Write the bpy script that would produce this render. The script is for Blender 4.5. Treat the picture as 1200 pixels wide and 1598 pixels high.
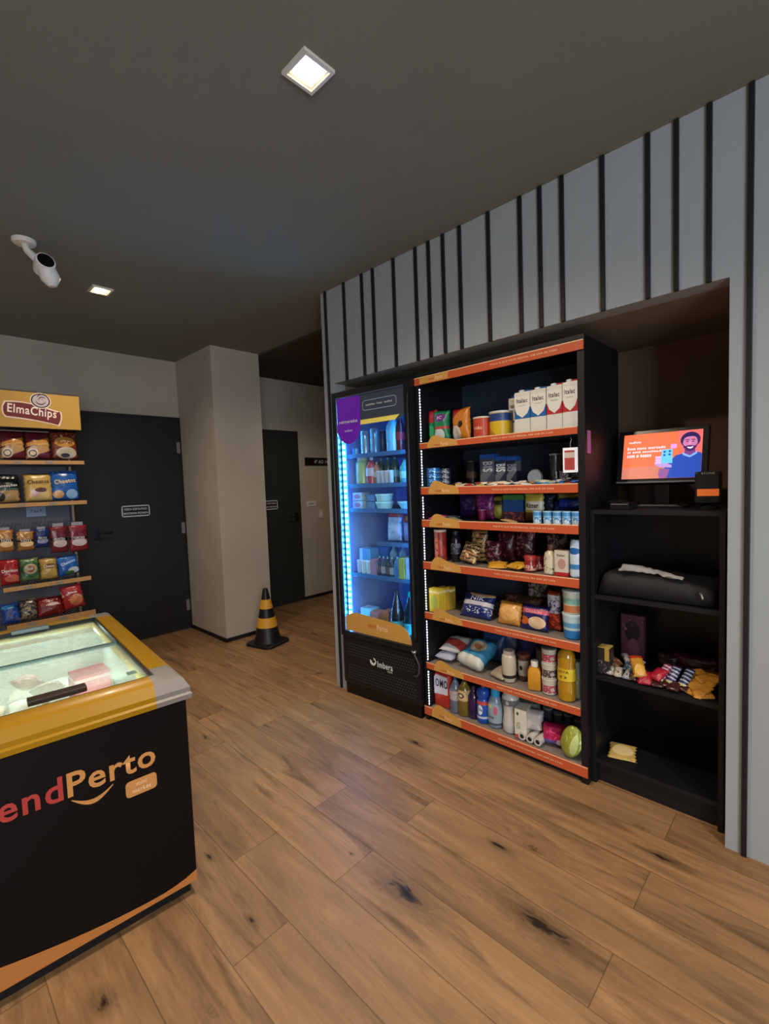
import bpy, bmesh, math, random
from mathutils import Vector, Matrix, noise
PI=math.pi
S=bpy.context.scene; C=S.collection
for o in list(bpy.data.objects): bpy.data.objects.remove(o)
# ---------------- camera, world, lamps, exposure ----------------
H=1.40; CZ=2.676
f,yaw,pitch,roll=728.65,.80465,.060919,-.036534
fw=Vector((math.sin(yaw)*math.cos(pitch),math.cos(yaw)*math.cos(pitch),-math.sin(pitch)))
rt=Vector((math.cos(yaw),-math.sin(yaw),0)); up=rt.cross(fw)
r2=rt*math.cos(roll)+up*math.sin(roll); u2=-rt*math.sin(roll)+up*math.cos(roll)
cd=bpy.data.cameras.new('camera'); cam=bpy.data.objects.new('camera',cd); C.objects.link(cam)
cd.sensor_fit='HORIZONTAL'; cd.sensor_width=36; cd.lens=f/1200*36; cd.clip_start=.02
cam.matrix_world=Matrix(((r2.x,u2.x,-fw.x,0),(r2.y,u2.y,-fw.y,0),(r2.z,u2.z,-fw.z,H),(0,0,0,1)))
S.camera=cam
S.view_settings.view_transform='Standard'; S.view_settings.look='None'; S.view_settings.gamma=1
S.view_settings.use_curve_mapping=False; S.view_settings.exposure=EXPO=1.15
W=bpy.data.worlds.new('world'); S.world=W; W.use_nodes=True
W.node_tree.nodes['Background'].inputs[0].default_value=(.5,.6,.8,1); W.node_tree.nodes['Background'].inputs[1].default_value=.02
WARM=(1,.82,.62); NEUT=(1,.88,.74)
def lamp(name,kind,loc,power,col,size=.1,rot=(0,0,0),spot=None,blend=.6,sy=None):
    l=bpy.data.lights.new(name,kind); l.energy=power; l.color=col
    if kind=='AREA':
        l.size=size
        if sy: l.shape='RECTANGLE'; l.size_y=sy
    else: l.shadow_soft_size=size
    if kind=='SPOT': l.spot_size=math.radians(spot); l.spot_blend=blend
    o=bpy.data.objects.new(name,l); C.objects.link(o); o.location=loc; o.rotation_euler=rot; return o
# the two visible ceiling spots, plus unseen ones added to brighten the room
SPOTS=[(.965,1.19,60),(.97,3.33,38),(.965,-.95,60),(-1.0,1.19,26),(-1.0,3.33,14),(-1.0,-.95,26),(3.3,3.45,15)]
for i,(x,y,p) in enumerate(SPOTS):
    lamp('spot_lamp','SPOT',(x,y,CZ-.012 if x<3 else 2.62),p,WARM,.035,spot=150,blend=1)
# cool fill lamp added unseen behind the camera to lift the walls
lamp('cool_front_fill','AREA',(-.9,-2.3,1.6),55,(.80,.90,1),2.2,rot=(math.radians(90),0,math.radians(-30)),sy=1.8)

# ---------------- helpers ----------------
def lin(c):
    if isinstance(c,str): c=[int(c[i:i+2],16)/255 for i in (0,2,4)]
    return tuple((x/12.92 if x<=.04045 else ((x+.055)/1.055)**2.4) for x in c)+(1,)
class N:
    def __init__(s,name):
        s.m=bpy.data.materials.new(name); s.m.use_nodes=True; s.t=s.m.node_tree; s.b=s.t.nodes['Principled BSDF']
    def n(s,ty,**k):
        q=s.t.nodes.new(ty)
        for a,v in k.items(): setattr(q,a,v)
        return q
    def L(s,a,b): s.t.links.new(a,b)
    def put(s,sock,v):
        if isinstance(v,(int,float)): sock.default_value=v
        elif isinstance(v,(tuple,list)): sock.default_value=v
        else: s.L(v,sock)
    def M(s,op,a,b=None,c=None):
        q=s.n('ShaderNodeMath',operation=op); s.put(q.inputs[0],a)
        if b is not None: s.put(q.inputs[1],b)
        if c is not None: s.put(q.inputs[2],c)
        return q.outputs[0]
    def mix(s,fac,a,b,mode='MIX'):
        q=s.n('ShaderNodeMix',data_type='RGBA',blend_type=mode); s.put(q.inputs[0],fac); s.put(q.inputs[6],a); s.put(q.inputs[7],b); return q.outputs[2]
    def coord(s,which='Object'):
        q=s.n('ShaderNodeTexCoord'); x=s.n('ShaderNodeSeparateXYZ'); s.L(q.outputs[which],x.inputs[0]); return q.outputs[which],x.outputs
    def vec(s,x,y,z):
        q=s.n('ShaderNodeCombineXYZ'); s.put(q.inputs[0],x); s.put(q.inputs[1],y); s.put(q.inputs[2],z); return q.outputs[0]
    def noise(s,v,scale,detail=3,rough=.5,dist=0):
        q=s.n('ShaderNodeTexNoise'); s.put(q.inputs['Vector'],v); q.inputs['Scale'].default_value=scale; q.inputs['Detail'].default_value=detail; q.inputs['Roughness'].default_value=rough; q.inputs['Distortion'].default_value=dist; return q.outputs['Fac']
    def ramp(s,v,lo,hi):
        q=s.n('ShaderNodeMapRange'); q.clamp=True; s.put(q.inputs[0],v); q.inputs[1].default_value=lo; q.inputs[2].default_value=hi; return q.outputs[0]
    def bump(s,h,st=.2,d=.01):
        q=s.n('ShaderNodeBump'); q.inputs['Strength'].default_value=st; q.inputs['Distance'].default_value=d; s.L(h,q.inputs['Height']); s.L(q.outputs[0],s.b.inputs['Normal'])
MC={}
def mat(col,rough=.5,metal=0,em=None,es=0,spec=.5,tex=0,coat=0,trans=0,ior=1.45,alpha=1):
    k=(col,rough,metal,em,es,spec,tex,coat,trans,alpha)
    if k in MC: return MC[k]
    m=N('surface_'+(col if isinstance(col,str) else 'c')); b=m.b
    b.inputs['Base Color'].default_value=lin(col); b.inputs['Roughness'].default_value=rough; b.inputs['Metallic'].default_value=metal
    b.inputs['Specular IOR Level'].default_value=spec; b.inputs['Coat Weight'].default_value=coat
    b.inputs['Transmission Weight'].default_value=trans; b.inputs['IOR'].default_value=ior; b.inputs['Alpha'].default_value=alpha
    if em: b.inputs['Emission Color'].default_value=lin(em); b.inputs['Emission Strength'].default_value=es
    co,_=m.coord()
    if tex:
        nz=m.noise(co,60,4); m.bump(nz,tex,.004)
        c=m.mix(m.ramp(m.noise(co,3,3),.3,.7),lin(col),tuple(x*.86 for x in lin(col)[:3])+(1,)); m.L(c,b.inputs['Base Color'])
    MC[k]=m.m; return m.m
def glassmat(name,tint=(1,1,1),rough=.02,fac=.1,gl=(1,1,1)):
    m=N(name); t=m.n('ShaderNodeBsdfTransparent'); g=m.n('ShaderNodeBsdfGlossy'); x=m.n('ShaderNodeMixShader')
    t.inputs[0].default_value=tint+(1,); g.inputs['Roughness'].default_value=rough; g.inputs[0].default_value=gl+(1,)
    fr=m.n('ShaderNodeLayerWeight'); fr.inputs[0].default_value=.5
    q=m.M('ADD',.3*fac,m.M('MULTIPLY',m.M('POWER',fr.outputs['Facing'],4.0),fac*3))
    m.L(q,x.inputs[0]); m.L(t.outputs[0],x.inputs[1]); m.L(g.outputs[0],x.inputs[2])
    o=m.t.nodes['Material Output']; m.L(x.outputs[0],o.inputs[0]); return m.m
def pack(base,ops=(),rough=.35,metal=0,spec=.5,crinkle=0,key=None):
    """printed packaging; ops paint bands / ellipses in the 0..1 box of the object (x across, z up)"""
    k=('p',base,tuple(ops),rough,metal,crinkle)
    if k in MC: return MC[k]
    m=N('printed_packaging'); g,(gx,gy,gz)=(lambda c:(c[0],c[1]))(m.coord('Generated')); o,_=m.coord('Object')
    c=lin(base)
    for q in ops:
        if q[0]=='b':
            v=(gx,gy,gz)[q[1]]; fac=m.M('MULTIPLY',m.M('GREATER_THAN',v,q[2]),m.M('LESS_THAN',v,q[3])); c=m.mix(fac,c,lin(q[4]))
        elif q[0]=='e':
            dx=m.M('DIVIDE',m.M('SUBTRACT',gx,q[1]),q[3]); dz=m.M('DIVIDE',m.M('SUBTRACT',gz,q[2]),q[4])
            fac=m.M('LESS_THAN',m.M('ADD',m.M('MULTIPLY',dx,dx),m.M('MULTIPLY',dz,dz)),1); c=m.mix(fac,c,lin(q[5]))
        elif q[0]=='d':
            v=m.M('ADD',gz,m.M('MULTIPLY',gx,q[1])); fac=m.M('MULTIPLY',m.M('GREATER_THAN',v,q[2]),m.M('LESS_THAN',v,q[3])); c=m.mix(fac,c,lin(q[4]))
        elif q[0]=='n':
            fac=m.M('GREATER_THAN',m.noise(o,q[1],2,.5,1.5),q[2]); c=m.mix(fac,c,lin(q[3]))
        elif q[0]=='nb':   # noise inside a band of z
            fac=m.M('MULTIPLY',m.M('GREATER_THAN',m.noise(o,q[1],2,.5,1.5),q[2]),m.M('MULTIPLY',m.M('GREATER_THAN',gz,q[4]),m.M('LESS_THAN',gz,q[5]))); c=m.mix(fac,c,lin(q[3]))
        elif q[0]=='s':
            v=(gx,gy,gz)[q[1]]; fac=m.M('LESS_THAN',m.M('FRACT',m.M('MULTIPLY',v,q[2])),q[3]); c=m.mix(fac,c,lin(q[4]))
    m.put(m.b.inputs['Base Color'],c); m.b.inputs['Roughness'].default_value=rough; m.b.inputs['Metallic'].default_value=metal
    if crinkle: m.bump(m.noise(o,28,3,.6,1),crinkle,.01)
    MC[k]=m.m; return m.m
def tag(o,label=None,cat=None,group=None,kind=None):
    if label: o['label']=label
    if cat: o['category']=cat
    if group: o['group']=group
    if kind: o['kind']=kind
    return o
def link(name,me,m=None,parent=None,smooth=False,loc=None,rot=0):
    o=bpy.data.objects.new(name,me); C.objects.link(o)
    if m is not None: me.materials.append(m)
    if parent: o.parent=parent
    if loc is not None: o.location=loc
    if rot: o.rotation_euler=(0,0,rot)
    if smooth:
        for p in me.polygons: p.use_smooth=True
    return o
def bmo(name,bm,m,parent=None,smooth=False,loc=None,rot=0,sharp=None):
    bmesh.ops.recalc_face_normals(bm,faces=bm.faces)
    me=bpy.data.meshes.new(name); bm.to_mesh(me); bm.free()
    o=link(name,me,m,parent,smooth,loc,rot)
    if sharp is not None and smooth: me.set_sharp_from_angle(angle=math.radians(sharp))
    return o
def box(bm,x0,x1,y0,y1,z0,z1,bev=0):
    r=bmesh.ops.create_cube(bm,size=1); v=r['verts']
    for p in v: p.co=Vector(((x0+x1)/2+p.co.x*(x1-x0),(y0+y1)/2+p.co.y*(y1-y0),(z0+z1)/2+p.co.z*(z1-z0)))
    if bev: 
        es=set(e for p in v for e in p.link_edges); bmesh.ops.bevel(bm,geom=list(es),offset=bev,segments=2,affect='EDGES',profile=.7)
def B(name,x0,x1,y0,y1,z0,z1,m,parent=None,bev=0,loc=None,rot=0):
    bm=bmesh.new(); box(bm,x0,x1,y0,y1,z0,z1,bev); return bmo(name,bm,m,parent,False,loc,rot)
def lathe(bm,prof,seg=20,cx=0,cy=0,cz=0,sx=1,sy=1,cap=True):
    rings=[]
    for r,z in prof: rings.append([bm.verts.new((cx+max(r,1e-5)*sx*math.cos(2*PI*i/seg),cy+max(r,1e-5)*sy*math.sin(2*PI*i/seg),cz+z)) for i in range(seg)])
    for a,b in zip(rings,rings[1:]):
        for i in range(seg): bm.faces.new((a[i],a[(i+1)%seg],b[(i+1)%seg],b[i]))
    if cap: bm.faces.new(rings[0][::-1]); bm.faces.new(rings[-1])
def Lt(name,prof,m,parent=None,seg=20,loc=None,rot=0,sx=1,sy=1,sharp=40,cap=True):
    bm=bmesh.new(); lathe(bm,prof,seg,sx=sx,sy=sy,cap=cap); return bmo(name,bm,m,parent,True,loc,rot,sharp)
def tube(bm,pts,r,seg=8):
    pts=[Vector(p) for p in pts]; rings=[]
    for i,p in enumerate(pts):
        t=(pts[min(i+1,len(pts)-1)]-pts[max(i-1,0)]).normalized(); a=t.orthogonal().normalized() if i==0 else (a-t*a.dot(t)).normalized(); b=t.cross(a)
        rr=r[i] if isinstance(r,(list,tuple)) else r
        rings.append([bm.verts.new(p+a*math.cos(2*PI*k/seg)*rr+b*math.sin(2*PI*k/seg)*rr) for k in range(seg)])
    for x,y in zip(rings,rings[1:]):
        for k in range(seg): bm.faces.new((x[k],x[(k+1)%seg],y[(k+1)%seg],y[k]))
    bm.faces.new(rings[0][::-1]); bm.faces.new(rings[-1])
def poly(name,pts,m,parent=None,y=0,th=.0012,loc=None,rot=0,curve=None):
    """a thin decal cut to an outline in the local x-z plane, facing -y"""
    bm=bmesh.new(); vs=[bm.verts.new((p[0],y,p[1])) for p in pts]; fc=bm.faces.new(vs)
    r=bmesh.ops.extrude_face_region(bm,geom=[fc]); 
    for v in [g for g in r['geom'] if isinstance(g,bmesh.types.BMVert)]: v.co.y+=th
    return bmo(name,bm,m,parent,False,loc,rot)
def ell(cx,cz,rx,rz,n=24,a0=0,a1=2*PI): return [(cx+rx*math.cos(a0+(a1-a0)*i/n),cz+rz*math.sin(a0+(a1-a0)*i/n)) for i in range(n+(0 if abs(a1-a0-2*PI)<1e-6 else 1))]
def rrect(x0,x1,z0,z1,r,n=5):
    o=[]
    for cx,cz,a in ((x1-r,z0+r,-PI/2),(x1-r,z1-r,0),(x0+r,z1-r,PI/2),(x0+r,z0+r,PI)):
        o+= [(cx+r*math.cos(a+PI/2*i/n),cz+r*math.sin(a+PI/2*i/n)) for i in range(n+1)]
    return o
def text(s,w,h,m,parent=None,cx=0,cz=0,y=0,bold=.02,name='lettering',rotz=0,shear=0,fn=None,loc=None,rot=0,th=.0004,spin=0,sp=1.1):
    """lettering in the local x-z plane facing -y, fitted to w x h (h None keeps the shape); fn(x,z)->y drapes it"""
    cu=bpy.data.curves.new('t','FONT'); cu.body=s; cu.size=1; cu.offset=min(bold,.018); cu.shear=shear; cu.resolution_u=3; cu.space_character=sp
    o=bpy.data.objects.new('t',cu); C.objects.link(o)
    dg=bpy.context.evaluated_depsgraph_get(); me=bpy.data.meshes.new_from_object(o.evaluated_get(dg)); bpy.data.objects.remove(o)
    xs=[v.co.x for v in me.vertices]; ys=[v.co.y for v in me.vertices]
    if not xs: return None
    x0,x1,y0,y1=min(xs),max(xs),min(ys),max(ys); kx=w/(x1-x0); kz=(h/(y1-y0)) if h else kx
    cs,sn=math.cos(spin),math.sin(spin)
    for v in me.vertices:
        px=(v.co.x-(x0+x1)/2)*kx; pz=(v.co.y-(y0+y1)/2)*kz
        X=cx+px*cs-pz*sn; Z=cz+px*sn+pz*cs
        v.co=Vector((X,(fn(X,Z) if fn else y)-th,Z))
    return link(name,me,m,parent,False,loc,rot)
def empty(name,loc,label,cat,rot=0,group=None,kind=None):
    o=bpy.data.objects.new(name,None); C.objects.link(o); o.empty_display_size=.05; o.location=loc; o.rotation_euler=(0,0,rot); return tag(o,label,cat,group,kind)
def struct(o): o['kind']='structure'; return o
# ---------------- setting ----------------
def wallmat(name,c,bump=.25,var=.9,sc=120):
    m=N(name); co,_=m.coord()
    nz=m.noise(co,sc,5,.6); m.bump(nz,bump,.003)
    c1=lin(c); c2=tuple(x*var for x in c1[:3])+(1,)
    m.L(m.mix(m.ramp(m.noise(co,2.2,4),.35,.65),c1,c2),m.b.inputs['Base Color']); m.b.inputs['Roughness'].default_value=.85; m.b.inputs['Specular IOR Level'].default_value=.2; return m.m
def floormat():
    m=N('wood_plank_floor'); co,(x,y,z)=m.coord('Object')
    k=m.M('DIVIDE',m.M('SUBTRACT',x,.2),.1933); row=m.M('FLOOR',k); fx=m.M('FRACT',k)
    odd=m.M('FLOORED_MODULO',row,2)
    yy=m.M('DIVIDE',m.M('SUBTRACT',y,m.M('ADD',m.M('MULTIPLY',odd,.36),.084+1.165)),1.165)   # joints at 1.249 / .444 + n*1.165
    yy=m.M('DIVIDE',m.M('SUBTRACT',y,m.M('ADD',.084,m.M('MULTIPLY',odd,.36))),1.165); col=m.M('FLOOR',yy); fy=m.M('FRACT',yy)
    wn=m.n('ShaderNodeTexWhiteNoise'); wn.noise_dimensions='3D'; m.L(m.vec(row,col,3.7),wn.inputs['Vector']); rnd=wn.outputs['Value']
    rc=m.n('ShaderNodeSeparateXYZ'); m.L(wn.outputs['Color'],rc.inputs[0])
    sv=m.vec(m.M('ADD',m.M('MULTIPLY',x,9),m.M('MULTIPLY',rnd,37)),m.M('ADD',m.M('MULTIPLY',y,1.15),m.M('MULTIPLY',rc.outputs[0],19)),m.M('MULTIPLY',rnd,11))
    g1=m.noise(sv,1.0,7,.62,1.3); g2=m.noise(sv,3.6,6,.7,.6)
    fine=m.noise(m.vec(m.M('MULTIPLY',x,90),m.M('MULTIPLY',y,3),rnd),1,4,.6,.3)
    base=m.mix(m.ramp(g1,.3,.68),lin('6f5139'),lin('b0855b'))
    base=m.mix(m.M('MULTIPLY',m.ramp(g2,.50,.72),.7),base,lin('4a382a'))
    base=m.mix(m.M('MULTIPLY',m.ramp(fine,.40,.70),.40),base,lin('7a5a3a'))
    base=m.mix(m.M('MULTIPLY',rnd,.30),base,lin('6c5740'))
    base=m.mix(m.M('MULTIPLY',rc.outputs[1],.22),base,lin('c49a68'))
    # dark weathered streaks along the grain
    st=m.noise(m.vec(m.M('ADD',m.M('MULTIPLY',x,14),m.M('MULTIPLY',rnd,50)),m.M('MULTIPLY',y,1.9),5.0),1,3,.5,.8)
    base=m.mix(m.M('MULTIPLY',m.ramp(st,.58,.72),.62),base,lin('3f3226'))
    # knots
    vo=m.n('ShaderNodeTexVoronoi'); vo.inputs['Scale'].default_value=1; m.L(m.vec(m.M('MULTIPLY',x,5.2),m.M('MULTIPLY',y,2.0),rnd),vo.inputs['Vector'])
    kn=m.ramp(vo.outputs['Distance'],.11,.03); base=m.mix(m.M('MULTIPLY',kn,m.ramp(m.noise(co,70,3,.6),.35,.6)),base,lin('2c2118'))
    for kx,ky,a,b in ((1.108,1.03,.075,.25),(1.306,.64,.075,.27),(.70,1.34,.02,.05),(1.84,1.60,.03,.12),(1.10,1.30,.012,.02),(.73,1.70,.02,.05),(1.50,.90,.03,.09),(.30,1.43,.05,.08),(1.84,.42,.03,.14)):
        dx=m.M('DIVIDE',m.M('SUBTRACT',x,kx),a); dy=m.M('DIVIDE',m.M('SUBTRACT',y,ky),b)
        r=m.M('SQRT',m.M('ADD',m.M('MULTIPLY',dx,dx),m.M('MULTIPLY',dy,dy))); r=m.M('ADD',r,m.M('MULTIPLY',m.M('SUBTRACT',m.noise(m.vec(m.M('MULTIPLY',x,3),y,0.0),14,3,.6,1),.5),1.0))
        base=m.mix(m.M('MULTIPLY',m.ramp(r,1.0,.2),.62),base,lin('4c3b28'))
        base=m.mix(m.ramp(r,.30,.10),base,lin('24180f'))
    ex=m.M('MINIMUM',fx,m.M('SUBTRACT',1.0,fx)); ey=m.M('MULTIPLY',m.M('MINIMUM',fy,m.M('SUBTRACT',1.0,fy)),6.0)
    ed=m.M('MINIMUM',ex,ey); gap=m.ramp(ed,.011,.004); base=m.mix(m.M('MULTIPLY',gap,.6),base,lin('3a2a1b'))
    m.L(base,m.b.inputs['Base Color']); m.L(m.M('ADD',.38,m.M('MULTIPLY',g2,.2)),m.b.inputs['Roughness']); m.b.inputs['Specular IOR Level'].default_value=.4
    hgt=m.M('ADD',m.M('MULTIPLY',fine,.15),m.M('MULTIPLY',m.M('SUBTRACT',1.0,gap),.8)); m.bump(hgt,.25,.0015); return m.m
MW=wallmat('grey_plaster','bbb1a2'); MCEIL=wallmat('dark_ceiling_paint','83837a',.15,.95); MSL=wallmat('pale_grey_panel','9da2a5',.1,.96,60)
MBLK=mat('14151a',.55,tex=.1); MBASE=mat('131316',.5); MDOOR=mat('1d1f24',.6,tex=.08); MDOOR2=mat('232624',.6,tex=.08)
MBOARD=mat('111217',.5,tex=.08); MNICHE=wallmat('dark_wood_lining','856a5b',.1,.8,30)
struct(B('floor',-2.4,4.6,-2.7,5.3,-.1,0,floormat()))
struct(B('ceiling',-2.4,2.48,-2.7,5.3,CZ,CZ+.1,MCEIL))
struct(B('ceiling',2.48,4.6,-2.7,5.3,2.655,2.75,wallmat('shade_toned_ceiling','4a413a',.15,.95)))  # corridor ceiling: shade is put into its darker brown colour
struct(B('wall_back',-2.4,2.2,4.73,4.83,0,CZ,MW)); struct(B('wall_back',2.2,4.6,4.70,4.80,0,2.67,MW))
struct(B('wall_left',-2.4,-2.3,-2.7,4.73,0,CZ,MW)); struct(B('wall_front',-2.3,4.5,-2.7,-2.6,0,2.66,MW)); struct(B('wall_corridor',4.5,4.6,-2.6,4.7,0,2.655,MW))
struct(B('wall_pillar',1.998,2.48,3.985,4.72,0,CZ,MW))
# slatted wall with the niche opening
bm=bmesh.new()
box(bm,2.045,2.14,2.385,2.49,0,CZ-.001); box(bm,2.045,2.14,-2.6,.269,0,CZ-.001); box(bm,2.045,2.14,.269,2.385,2.07,CZ-.001)
struct(bmo('wall_right',bm,MSL))
struct(B('wall_niche',2.14,2.84,2.40,2.47,0,2.6,MNICHE)); struct(B('wall_niche',2.14,2.84,.17,.262,0,2.6,MNICHE)); struct(B('wall_niche',2.80,2.86,.262,2.40,0,2.6,MNICHE)); struct(B('ceiling_niche',2.14,2.80,.262,2.40,2.07,2.12,wallmat('brown_niche_soffit','8d8370',.1,.85,40)))
SL=[(2.25,2.068),(2.085,2.068),(1.990,2.068),(1.823,2.068),(1.660,2.068),(1.570,2.068),(1.475,2.068),(1.372,2.068),(1.208,2.068),(1.044,2.068),(.949,2.068),(.851,2.068),(.686,2.068),(.522,2.068),(.4285,2.068),(.3285,2.068),(2.435,.001),(.213,.001),(.04,.001),(-.10,.001),(-.19,.001),(-.36,.001)]
for i,(y,z0) in enumerate(SL):
    w=.0085
    o=B('trim_%d'%(i+1),2.033,2.046,y-w,y+w,z0,CZ-.002,MBLK,bev=.003); struct(o)
# skirtings
def base(name,x0,x1,y0,y1): struct(B(name,x0,x1,y0,y1,.001,.035,MBASE))
base('baseboard_pillar',1.988,1.998,3.975,4.73); base('baseboard_pillar',1.998,2.48,3.975,3.985); base('baseboard_back',3.37,4.5,4.688,4.70); base('baseboard_back',-2.3,1.10,4.718,4.73)
# doors
def rframe(name,x0,x1,z0,z1,t,y,m,parent):
    bm=bmesh.new(); box(bm,x0,x1,y-.001,y,z0,z0+t); box(bm,x0,x1,y-.001,y,z1-t,z1); box(bm,x0,x0+t,y-.001,y,z0,z1); box(bm,x1-t,x1,y-.001,y,z0,z1); return bmo(name,bm,m,parent)
WHT=mat('d8dcdc',.5)
def doorsign(par,cx,cz,y,w=.245,h=.105):
    p=B('sign_plate',cx-w/2,cx+w/2,y-.003,y,cz-h/2,cz+h/2,mat('0c0e10',.4),par)
    rframe('sign_border',cx-w/2,cx+w/2,cz-h/2,cz+h/2,.010,y-.0032,mat('c4c8c8',.5),p)
    text('PORTA CORTA-FOGO',w*.80,.020,WHT,p,cx,cz+.018,y-.0036); text('MANTENHA FECHADA',w*.86,.020,WHT,p,cx,cz-.020,y-.0036)
def handle(par,x,z,y,s=1):
    bm=bmesh.new(); box(bm,x-.022,x+.022,y-.010,y,z-.05,z+.05,.004); tube(bm,[(x,y-.005,z+.01),(x,y-.05,z+.01)],.010); tube(bm,[(x,y-.048,z+.01),(x+s*.06,y-.05,z+.008),(x+s*.12,y-.045,z+.004)],.009)
    bmo('door_handle',bm,mat('0b0b0d',.35),par,True,sharp=40)
d=struct(B('door_1',1.11,1.986,4.712,4.729,.006,2.10,MDOOR))
struct(bmo('door_frame',(lambda b:(box(b,1.05,1.11,4.70,4.729,0,2.125),box(b,1.986,1.9975,4.70,4.729,0,2.125),box(b,1.11,1.986,4.70,4.729,2.10,2.125),b)[-1])(bmesh.new()),mat('1a1b1f',.6)))
handle(d,1.20,1.045,4.712,1)
for z in (1.83,1.03,.245):
    B('hinge',1.952,1.985,4.703,4.712,z-.055,z+.055,mat('9a9c9c',.35,.6),d,.002)
doorsign(d,1.538,1.229,4.712)
d=struct(B('door_2',2.5,3.40,4.682,4.699,.006,2.065,MDOOR2)); handle(d,3.33,1.04,4.682,-1); doorsign(d,2.945,1.20,4.682)
# ---------------- fixtures ----------------
GREYP=mat('c9c6bf',.45); WHITE=mat('e6e3dc',.4)
def downlight(x,y,z,lab):
    r=empty('recessed_spotlight',(x,y,z),lab,'ceiling light',group='square recessed ceiling spotlights')
    bm=bmesh.new()
    a=.058; b=.047; h=.010
    for s in ((-a,a,-a,-b),(-a,a,b,a),(-a,-b,-b,b),(b,a,-b,b)): box(bm,*s,-h,0)
    bmo('trim_frame',bm,mat('d9d2c4',.35),r)
    bm=bmesh.new(); c=.040
    for s in ((-b,b,-b,-c),(-b,b,c,b),(-b,-c,-c,c),(c,b,-c,c)): box(bm,*s,-.004,-.001)
    bmo('inner_frame',bm,mat('efe6d2',.25,.3),r)
    bm=bmesh.new(); lathe(bm,[(.030,-.0055),(.030,-.004)],24); bmo('lamp_lens',bm,mat('fff4e0',.3,em='ffe9c8',es=28),r)
    B('reflector',-c,c,-c,c,-.0035,-.001,mat('e9dcc0',.3,em='ffd9a0',es=1.3),r)
    return r
downlight(.965,1.185,CZ,'square recessed spotlight in the ceiling, the larger and nearer of the two')
downlight(.97,3.33,CZ,'small square recessed spotlight in the ceiling beside the security camera')
# security camera
r=empty('security_camera',(.525,2.93,CZ),'white ceiling security camera on a short arm with a black lens face','security camera')
Lt('mounting_base',[(.052,0),(.052,-.012),(.044,-.02),(.01,-.022)],WHITE,r)
bm=bmesh.new(); tube(bm,[(0,0,-.015),(.01,-.005,-.05),(.035,-.03,-.085),(.05,-.045,-.10)],[.016,.016,.02,.02],12); bmo('arm',bm,WHITE,r,True)
hd=Lt('camera_head',[(.028,-.055),(.036,-.05),(.042,-.02),(.044,.02),(.042,.034),(.037,.036)],WHITE,r,24); hd.location=(.062,-.07,-.125); dirv=Vector((.05,-.9,.28)); hd.rotation_euler=dirv.to_track_quat('Z','Y').to_euler()
fc=Lt('lens_face',[(.036,.034),(.036,.037),(.012,.038),(.011,.041)],mat('09080b',.12),hd,24)
bm=bmesh.new(); tube(bm,[(.07,-.07,-.14),(.085,-.075,-.19),(.09,-.075,-.225)],[.040,.044,.018],14); bmo('infrared_housing',bm,WHITE,r,True,sharp=50)
# wall gadgets in the corridor
def gadget(name,x0,x1,z0,z1,m,lab,cat,th=.03):
    o=B(name,x0,x1,4.70-th,4.699,z0,z1,m,bev=.004); return tag(o,lab,cat)
gadget('junction_box',3.424,3.565,2.475,2.60,mat('b8aea6',.5),'square white box high on the corridor wall just under the ceiling','wall box')
gadget('wall_sensor',3.66,3.735,2.13,2.25,mat('b5aba1',.5),'small white upright sensor on the corridor wall above the black sign','sensor')
o=gadget('floor_sign',3.50,3.95,1.655,1.755,mat('08080a',.3),'long black floor number sign on the corridor wall right of the door','sign',.01); text('4º AO 14º',.24,.045,WHT,o,3.76,1.705,4.6895)
o=gadget('notice_plate',3.497,3.64,1.148,1.218,mat('dedad0',.4),'small white notice plate on the corridor wall beside the door','sign',.006); text('SAÍDA',.08,.025,mat('2a2a2a',.5),o,3.568,1.183,4.6935)
o=gadget('light_switch',3.67,3.745,.985,1.10,mat('cfc8bc',.4),'white light switch low on the corridor wall right of the notice plate','light switch',.01); B('rocker',3.69,3.725,4.685,4.69,1.01,1.075,WHITE,o,.002)
# traffic cone
r=empty('traffic_cone',(2.225,3.66,0),'black traffic cone with two yellow bands standing at the foot of the pillar','traffic cone',rot=.25)
CB=mat('141216',.45); CY=mat('d79a2a',.5)
bm=bmesh.new()
for zz,a,h in ((0,.148,.018),):
    vs=[]
    for z in (.003,.02,.026):
        k=a if z<.022 else a-.008
        vs.append([bm.verts.new((p[0],p[1],z)) for p in rrect(-k,k,-k,k,.05)])
    for p,q in zip(vs,vs[1:]):
        for i in range(len(p)): bm.faces.new((p[i],p[(i+1)%len(p)],q[(i+1)%len(p)],q[i]))
    bm.faces.new(vs[0][::-1]); bm.faces.new(vs[-1])
bmo('base',bm,CB,r)
cr=lambda z: .118-(.118-.021)*(z-.026)/.474
def seg(a,b,name,m,dr=0): Lt(name,[(cr(a)+dr,a),(cr(b)+dr,b)],m,r,28)
Lt('cone_body',[(.125,.024),(cr(.05),.05),(cr(.5),.5),(.012,.5)],CB,r,28)
seg(.16,.245,'band',CY,.0025); seg(.325,.405,'band',CY,.0025)
Lt('tip',[(.011,.47),(.011,.478)],mat('cfcfcf',.4),r,12,loc=None)
# ---------------- market shelving unit ----------------
SU=empty('shelving_unit',(2.07,1.257,0),'tall black shelving unit with orange shelf strips full of groceries beside the fridge','shelf',rot=-PI/2)
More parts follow.
